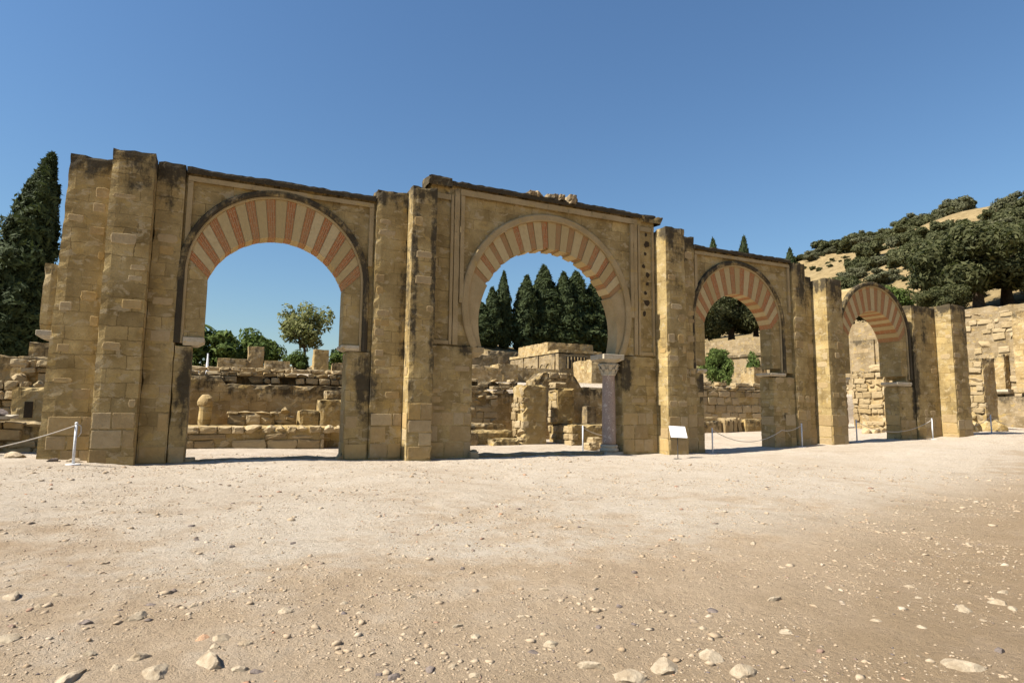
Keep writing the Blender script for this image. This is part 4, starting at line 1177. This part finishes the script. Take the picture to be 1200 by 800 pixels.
# behind the third arch
plant('shrub', 'large bright green shrub behind the block wall', 'shrub', (38.7, 22, terrain(38.7, 22) - .1), crown_mesh(2.3, 2.0, 1.9, 7000, .11, 41, M['bush'], 20), shr_t, .74, 1.0)
plant('shrub', 'small bright green shrub above the pillar stump', 'shrub', (45.6, 24.5, terrain(45.6, 24.5) + .3), crown_mesh(1.5, 1.2, 1.2, 3000, .11, 42, M['bush'], 14), shr_t, .62, 1.25)
for (x, y, s, k, lb) in ((58.5, 40, .95, 0, 'dark oak above the long terrace wall, behind the third arch'), (65, 42, .85, 1, 'second dark oak in the row above the long terrace wall'), (52.5, 39, .85, 1, 'dark oak at the far end of the long terrace wall'), (71, 46, .9, 0, 'dark oak behind the row above the terrace wall'), (60, 50, 1.1, 0, 'dark oak farthest back along the terrace')):
    plant('oak_tree', lb, 'tree', (x, y, terrain(x, y) - .3), (oakA, oakB)[k], oak_t, s, rot=x, group='oaks above the terrace wall')
for (x, y, s, lb) in ((33.5, 80, .7, 'green oak just left of the cypress clump'), (28, 82, .75, 'green oak on the bare rise left of the cypress clump'), (22, 78, .6, 'low oak at the left end of the bare rise')):
    plant('oak_tree', lb, 'tree', (x, y, terrain(x, y) - .3), oakB, oak_t, s, rot=x, group='oaks left of the cypress clump')
# big oaks on the hillside
for (x, y, s, sz, k, lb) in ((75, 20, 1.35, 1.25, 0, 'huge dark oak with a broad crown above the terrace wall'), (85, 22, 1.5, 1.22, 0, 'big dark oak beside the huge one'), (70.5, 32, .82, .95, 1, 'dark oak left of the huge oak, above the small arch'),
                            (77, 32, .9, .7, 1, 'rounded dark oak above the pilaster tops'), (98, 24, 1.3, 1.0, 1, 'oak right of the huge oak'), (63, 31, .6, .55, 1, 'low dark oak behind the small arch'), (66.5, 19, .6, .5, 1, 'low oak at the left foot of the huge oak')):
    plant('oak_tree', lb, 'tree', (x, y, terrain(x, y) - .4), (oakA, oakB)[k], oak_t, s, sz, rot=x * .7, group='big oaks on the hillside')
plant('shrub', 'light green shrub between the small arch and the oaks', 'shrub', (66, 24, terrain(66, 24)), crown_mesh(2.6, 2.0, 1.7, 4200, .15, 43, M['bush'], 16), shr_t, 1.1)
r = random.Random(77)
cnt = 0
for k in range(1300):
    x = r.uniform(92, 330); y = r.uniform(10, 240)
    az = math.degrees(math.atan2(x, y + 18))
    if not (49 < az < 68): continue
    dens = noise.noise(Vector((x * .02, y * .02, 1)))
    if dens < (.16 if az < 56 else .06 if az < 61 else -.12): continue
    if x > 250 and az < 60 and r.random() < .5: continue
    s = r.uniform(.7, 1.6) * (1 + (x - 92) / 300)
    plant('scrub_bush', 'round dark evergreen bush on the dry grass of the hillside', 'bush', (x, y, terrain(x, y) - .2), r.choice(shr), None, s, s * r.uniform(.75, 1.05), rot=r.uniform(0, 6), group='bushes scattered over the hillside')
    cnt += 1
    if cnt >= 230: break
tufts = 0
for k in range(900):
    x = r.uniform(95, 320); y = r.uniform(30, 240); az = math.degrees(math.atan2(x, y + 18))
    if not (49.5 < az < 62): continue
    q = r.uniform(.18, .5) * (1 + (x - 92) / 300)
    plant('low_scrub', 'small low scrub tuft on the dry grass of the hillside', 'bush', (x, y, terrain(x, y) - .1), r.choice(shr), None, q, q * .8, rot=r.uniform(0, 6), group='scrub tufts scattered over the hillside')
    tufts += 1
    if tufts >= 110: break
print('hill bushes', cnt)

# ------------------------------------------------------------------ rope barrier
PG = 'white rope barrier posts'
def bpost(x, y, label, h=.95, base=True):
    z = terrain(x, y)
    e = empty('barrier_post', (x, y, z)); tag(e, label, 'post', PG)
    V, F = lathe([(.028, 0), (.028, h - .04)], 0, 0, 12); link('pole', mesh('pole', V, F, smooth=True), M['post'], e, loc=e.location)
    V, F = lathe([(.03, h - .039), (.036, h - .02), (.03, h), (.012, h + .015)], 0, 0, 12); link('cap', mesh('cap', V, F, smooth=True), M['post'], e, loc=e.location)
    V, F = lathe([(.15, -.03), (.15, .015), (.13, .022), (.03, .024)], 0, 0, 20); link('base_plate', mesh('base_plate', V, F), M['post'], e, loc=e.location)
    return Vector((x, y, z + h - .06))
def rope(p, q, sag, label, hang=False):
    n = 24; V = []; F = []; rr = .012; c = []
    for i in range(n + 1):
        t = i / n; pt = Vector(p).lerp(Vector(q), t); pt.z -= sag * 4 * t * (1 - t); c.append(pt)
    for i in range(n): tube(c[i], c[i + 1], rr, rr, 6, V, F)
    o = link('barrier_rope', mesh('barrier_rope', V, F, smooth=True), M['rope']); tag(o, label, 'rope', 'ropes of the barrier')
p1 = bpost(-2.97, -1.0, 'white rope post in front of the left end pier')
rope(p1, (-5.3, -2.0, .5), .12, 'rope drooping from the post by the left end pier')
V = []; F = []; pts_ = [p1 + Vector((.02, 0, .02)), p1 + Vector((.09, 0, -.02)), p1 + Vector((.10, 0, -.18)), p1 + Vector((.05, 0, -.26))]
for i in range(3): tube(pts_[i], pts_[i + 1], .011, .011, 6, V, F)
o = link('rope_end', mesh('rope_end', V, F), M['rope']); tag(o, 'loose rope end hanging from the post by the left end pier', 'rope', 'ropes of the barrier')
p2 = bpost(12.17, 1.5, 'white rope post under the horseshoe arch, beside the marble column')
rope(p2, (13.6, 1.7, .62), .12, 'rope drooping from the post beside the marble column')
p3 = bpost(16.6, -.45, 'white rope post at the left jamb of the third arch')
p4 = bpost(21.3, -.5, 'white rope post at the right pier of the third arch')
rope(p3, p4 + Vector((-1.0, .1, -.2)), .45, 'rope sagging across the third arch')
rope(p4 + Vector((-1.0, .1, -.2)), p4, .1, 'rope climbing to the post at the right pier of the third arch')
p5 = bpost(25.0, -.25, 'white rope post at the left jamb of the small arch')
p6 = bpost(29.55, -.75, 'white rope post at the right pier of the small arch')
rope(p5, p6, .5, 'rope sagging across the small arch')
p7 = bpost(35.6, -.1, 'white rope post in front of the boulder heap')
rope(p7, (33.4, -.2, .95), .15, 'rope drooping left from the post by the boulder heap'); rope(p7, (38.6, .4, 1.0), .15, 'rope drooping right from the post by the boulder heap')

# ------------------------------------------------------------------ sign
sx, sy = 13.72, -1.9; sz = terrain(sx, sy)
e = empty('information_sign', (sx, sy, sz)); tag(e, 'small white tilted information sign on a thin metal post', 'sign')
V, F = lathe([(.014, -.1), (.014, .86)], 0, 0, 8); link('pole', mesh('pole', V, F), M['dark_metal'], e, loc=e.location)
V, F = lathe([(.14, -.03), (.14, .012), (.02, .016)], 0, 0, 16); link('base_plate', mesh('base_plate', V, F), M['dark_metal'], e, loc=e.location)
Bm = Matrix.Translation((0, -.03, .88)) @ Matrix.Rotation(R(-18), 4, 'Z') @ Matrix.Rotation(R(-34), 4, 'X') @ Matrix.Rotation(R(3), 4, 'Y')
def panel(nm, x0, x1, z0, z1, y0, y1, mat, par=None):
    V = [Bm @ Vector(p) for p in ((x0, y0, z0), (x1, y0, z0), (x1, y0, z1), (x0, y0, z1), (x0, y1, z0), (x1, y1, z0), (x1, y1, z1), (x0, y1, z1))]
    F = [(0, 1, 2, 3), (5, 4, 7, 6), (4, 0, 3, 7), (1, 5, 6, 2), (3, 2, 6, 7), (4, 5, 1, 0)]
    return link(nm, mesh(nm, V, F), M[mat], par or e, loc=e.location if par is None else None)
bd = panel('board', -.275, .275, -.215, .215, -.01, .01, 'board')
n = 24; V = []; F = []
for rr in (.06, .085):
    for i in range(n): V.append(Bm @ Vector((.02 + rr * math.cos(6.2832 * i / n), -.0125, .10 + rr * math.sin(6.2832 * i / n))))
F = [(i, (i + 1) % n, n + (i + 1) % n, n + i) for i in range(n)]
link('emblem', mesh('emblem', V, F), M['emblem'], bd)
r = random.Random(3)
x = -.24
while x < .24:     # faded, unreadable line of print
    w = r.uniform(.04, .1); panel('print', x, min(.25, x + w), -.05, -.018, -.0125, -.0115, 'board_print', bd); x += w + .022
x = -.2
while x < .2:
    w = r.uniform(.03, .07); panel('print', x, min(.22, x + w), -.13, -.112, -.0125, -.0115, 'board_print', bd); x += w + .018

# ------------------------------------------------------------------ loose stones and gravel
SP = [(-1.45, -11.64), (-1.12, -11.74), (-0.86, -12.29), (-1.25, -10.63), (-0.4, -12.3), (-0.47, -12.6), (0.52, -12.96), (-0.03, -13.23), (0.09, -13.28), (0.22, -13.45), (-0.38, -13.39), (0.01, -13.63), (0.28, -13.87), (0.2, -13.81), (-0.48, -13.51), (-0.28, -13.69), (-0.71, -13.52), (-1.19, -12.74), (-1.17, -12.52), (0.83, -10.38), (-0.18, -9.75), (0.21, -10.31), (-0.79, -12.59), (-1.18, -12.04), (0.05, -13.43), (-0.66, -13.22), (-0.75, -11.29), (-1.21, -11.2), (-0.1, -12.47), (0.52, -11.26), (2.24, -12.18), (2.15, -13.67), (1.25, -14.24), (1.47, -14.42), (2.11, -14.2), (2.19, -14.58), (2.32, -14.78), (2.61, -14.79), (0.95, -14.19), (1.03, -14.25), (3.0, -13.74), (1.95, -14.24), (0.99, -12.83), (1.04, -13.12), (1.53, -12.89), (1.91, -12.59), (1.68, -13.89), (1.39, -14.25), (2.58, -14.08), (2.63, -13.15), (1.63, -13.68), (3.85, -10.01), (5.02, -8.17), (4.42, -11.79), (1.86, -11.43), (4.49, -10.51), (2.98, -14.8), (3.02, -15.04), (4.31, -14.11), (4.79, -15.54), (4.31, -15.59), (3.78, -14.69), (5.56, -14.55), (3.64, -14.1), (8.39, -11.92), (8.09, -13.26), (6.91, -12.77), (5.55, -14.93), (6.03, -14.9), (5.85, -14.28), (5.95, -15.06), (4.81, -15.03), (5.07, -14.06), (4.64, -14.79), (4.85, -13.27), (5.86, -12.43), (6.5, -14.73), (5.41, -15.13), (3.3, -14.37)]
DARK = {3, 4, 12, 19, 20, 21, 22, 30, 32, 38, 39, 40, 41, 59, 63, 48}
BIG = {5: .22, 6: .17, 10: .2, 11: .27, 13: .13, 16: .24, 36: .3, 37: .28, 56: .28, 57: .24, 60: .26, 0: .22, 17: .22, 8: .18, 58: .16, 30: .12, 35: .2, 34: .17, 67: .2, 68: .2, 15: .24}
r = random.Random(55)
for i, (x, y) in enumerate(SP):
    dk = i in DARK; red = i == 7
    s = BIG.get(i, r.uniform(.07, .13)) * .88
    o = link('loose_stone', r.choice(RK['dark_rock' if dk else 'red_rock' if red else 'rock']), None, loc=(x, y, terrain(x, y) + s * .0))
    f = r.uniform(.38, .6); o.scale = (s * r.uniform(.95, 1.3), s * r.uniform(.75, 1.05), s * f); o.rotation_euler = (r.uniform(-.15, .15), r.uniform(-.15, .15), r.uniform(0, 6.28))
    if red: tag(o, 'orange red brick fragment lying among the pale stones', 'stone')
    elif dk: tag(o, 'dark grey purple stone lying loose on the sand', 'stone', 'dark loose stones on the forecourt')
    elif s > .15: tag(o, 'larger pale limestone rock half buried in the sand', 'stone', 'larger pale rocks on the forecourt')
    else: tag(o, 'small pale stone lying loose on the sand', 'stone', 'small pale stones on the forecourt')

# gravel: thousands of pebbles nobody could count
rs = np.random.RandomState(9)
ico = np.array([(0, 1, 1.618), (0, -1, 1.618), (0, 1, -1.618), (0, -1, -1.618), (1, 1.618, 0), (-1, 1.618, 0), (1, -1.618, 0), (-1, -1.618, 0), (1.618, 0, 1), (-1.618, 0, 1), (1.618, 0, -1), (-1.618, 0, -1)]) / 1.902
icf = np.array([(0, 1, 8), (0, 9, 1), (0, 8, 4), (0, 4, 5), (0, 5, 9), (1, 7, 6), (1, 6, 8), (1, 9, 7), (2, 4, 10), (2, 5, 4), (2, 11, 5), (2, 10, 3), (2, 3, 11), (3, 10, 6), (3, 6, 7), (3, 7, 11), (4, 8, 10), (5, 11, 9), (6, 10, 8), (7, 9, 11)])
P = []
tries = 0
while len(P) < 32000 and tries < 400000:
    tries += 1
    d = 2.6 + 18 * rs.rand() ** 1.5; az = R(rs.uniform(-22, 72)); x = d * math.sin(az) * 1.0; y = -18 + d * math.cos(az)
    if y > -.9 and not (-.5 < x < 3 or 7.4 < x < 12): continue
    q = noise.noise(Vector((x * .55, y * .55, 2))) + .5 * noise.noise(Vector((x * 1.9, y * 1.9, 8)))
    if q < rs.uniform(-.45, .42): continue
    s = .004 + .009 * rs.rand() ** 2 + (.024 * rs.rand() ** 2 if rs.rand() < .09 else 0)
    s *= 1 + .055 * max(0, d - 5)
    P.append((x, y, s))
allV = np.empty((len(P), 12, 3))
for i, (x, y, s) in enumerate(P):
    v = ico * rs.uniform(.42, 1.35, (12, 1)) * np.array([rs.uniform(.9, 1.7), rs.uniform(.8, 1.3), rs.uniform(.4, .75)]) * s
    a = rs.uniform(0, 6.28); c, sn = math.cos(a), math.sin(a)
    allV[i, :, 0] = v[:, 0] * c - v[:, 1] * sn + x; allV[i, :, 1] = v[:, 0] * sn + v[:, 1] * c + y; allV[i, :, 2] = v[:, 2] + terrain(x, y) + s * .05
Fp = (icf[None] + 12 * np.arange(len(P))[:, None, None]).reshape(-1, 3)
me = bpy.data.meshes.new('gravel'); nv = len(P) * 12; nf = len(Fp)
me.vertices.add(nv); me.vertices.foreach_set('co', allV.astype(np.float32).ravel())
me.loops.add(nf * 3); me.loops.foreach_set('vertex_index', Fp.astype(np.int32).ravel())
me.polygons.add(nf); me.polygons.foreach_set('loop_start', np.arange(0, nf * 3, 3, dtype=np.int32)); me.polygons.foreach_set('loop_total', np.full(nf, 3, dtype=np.int32))
me.update(calc_edges=True)
o = link('gravel', me, M['pebble']); tag(o, 'fine pale gravel scattered over the sandy forecourt', 'gravel', kind='stuff')
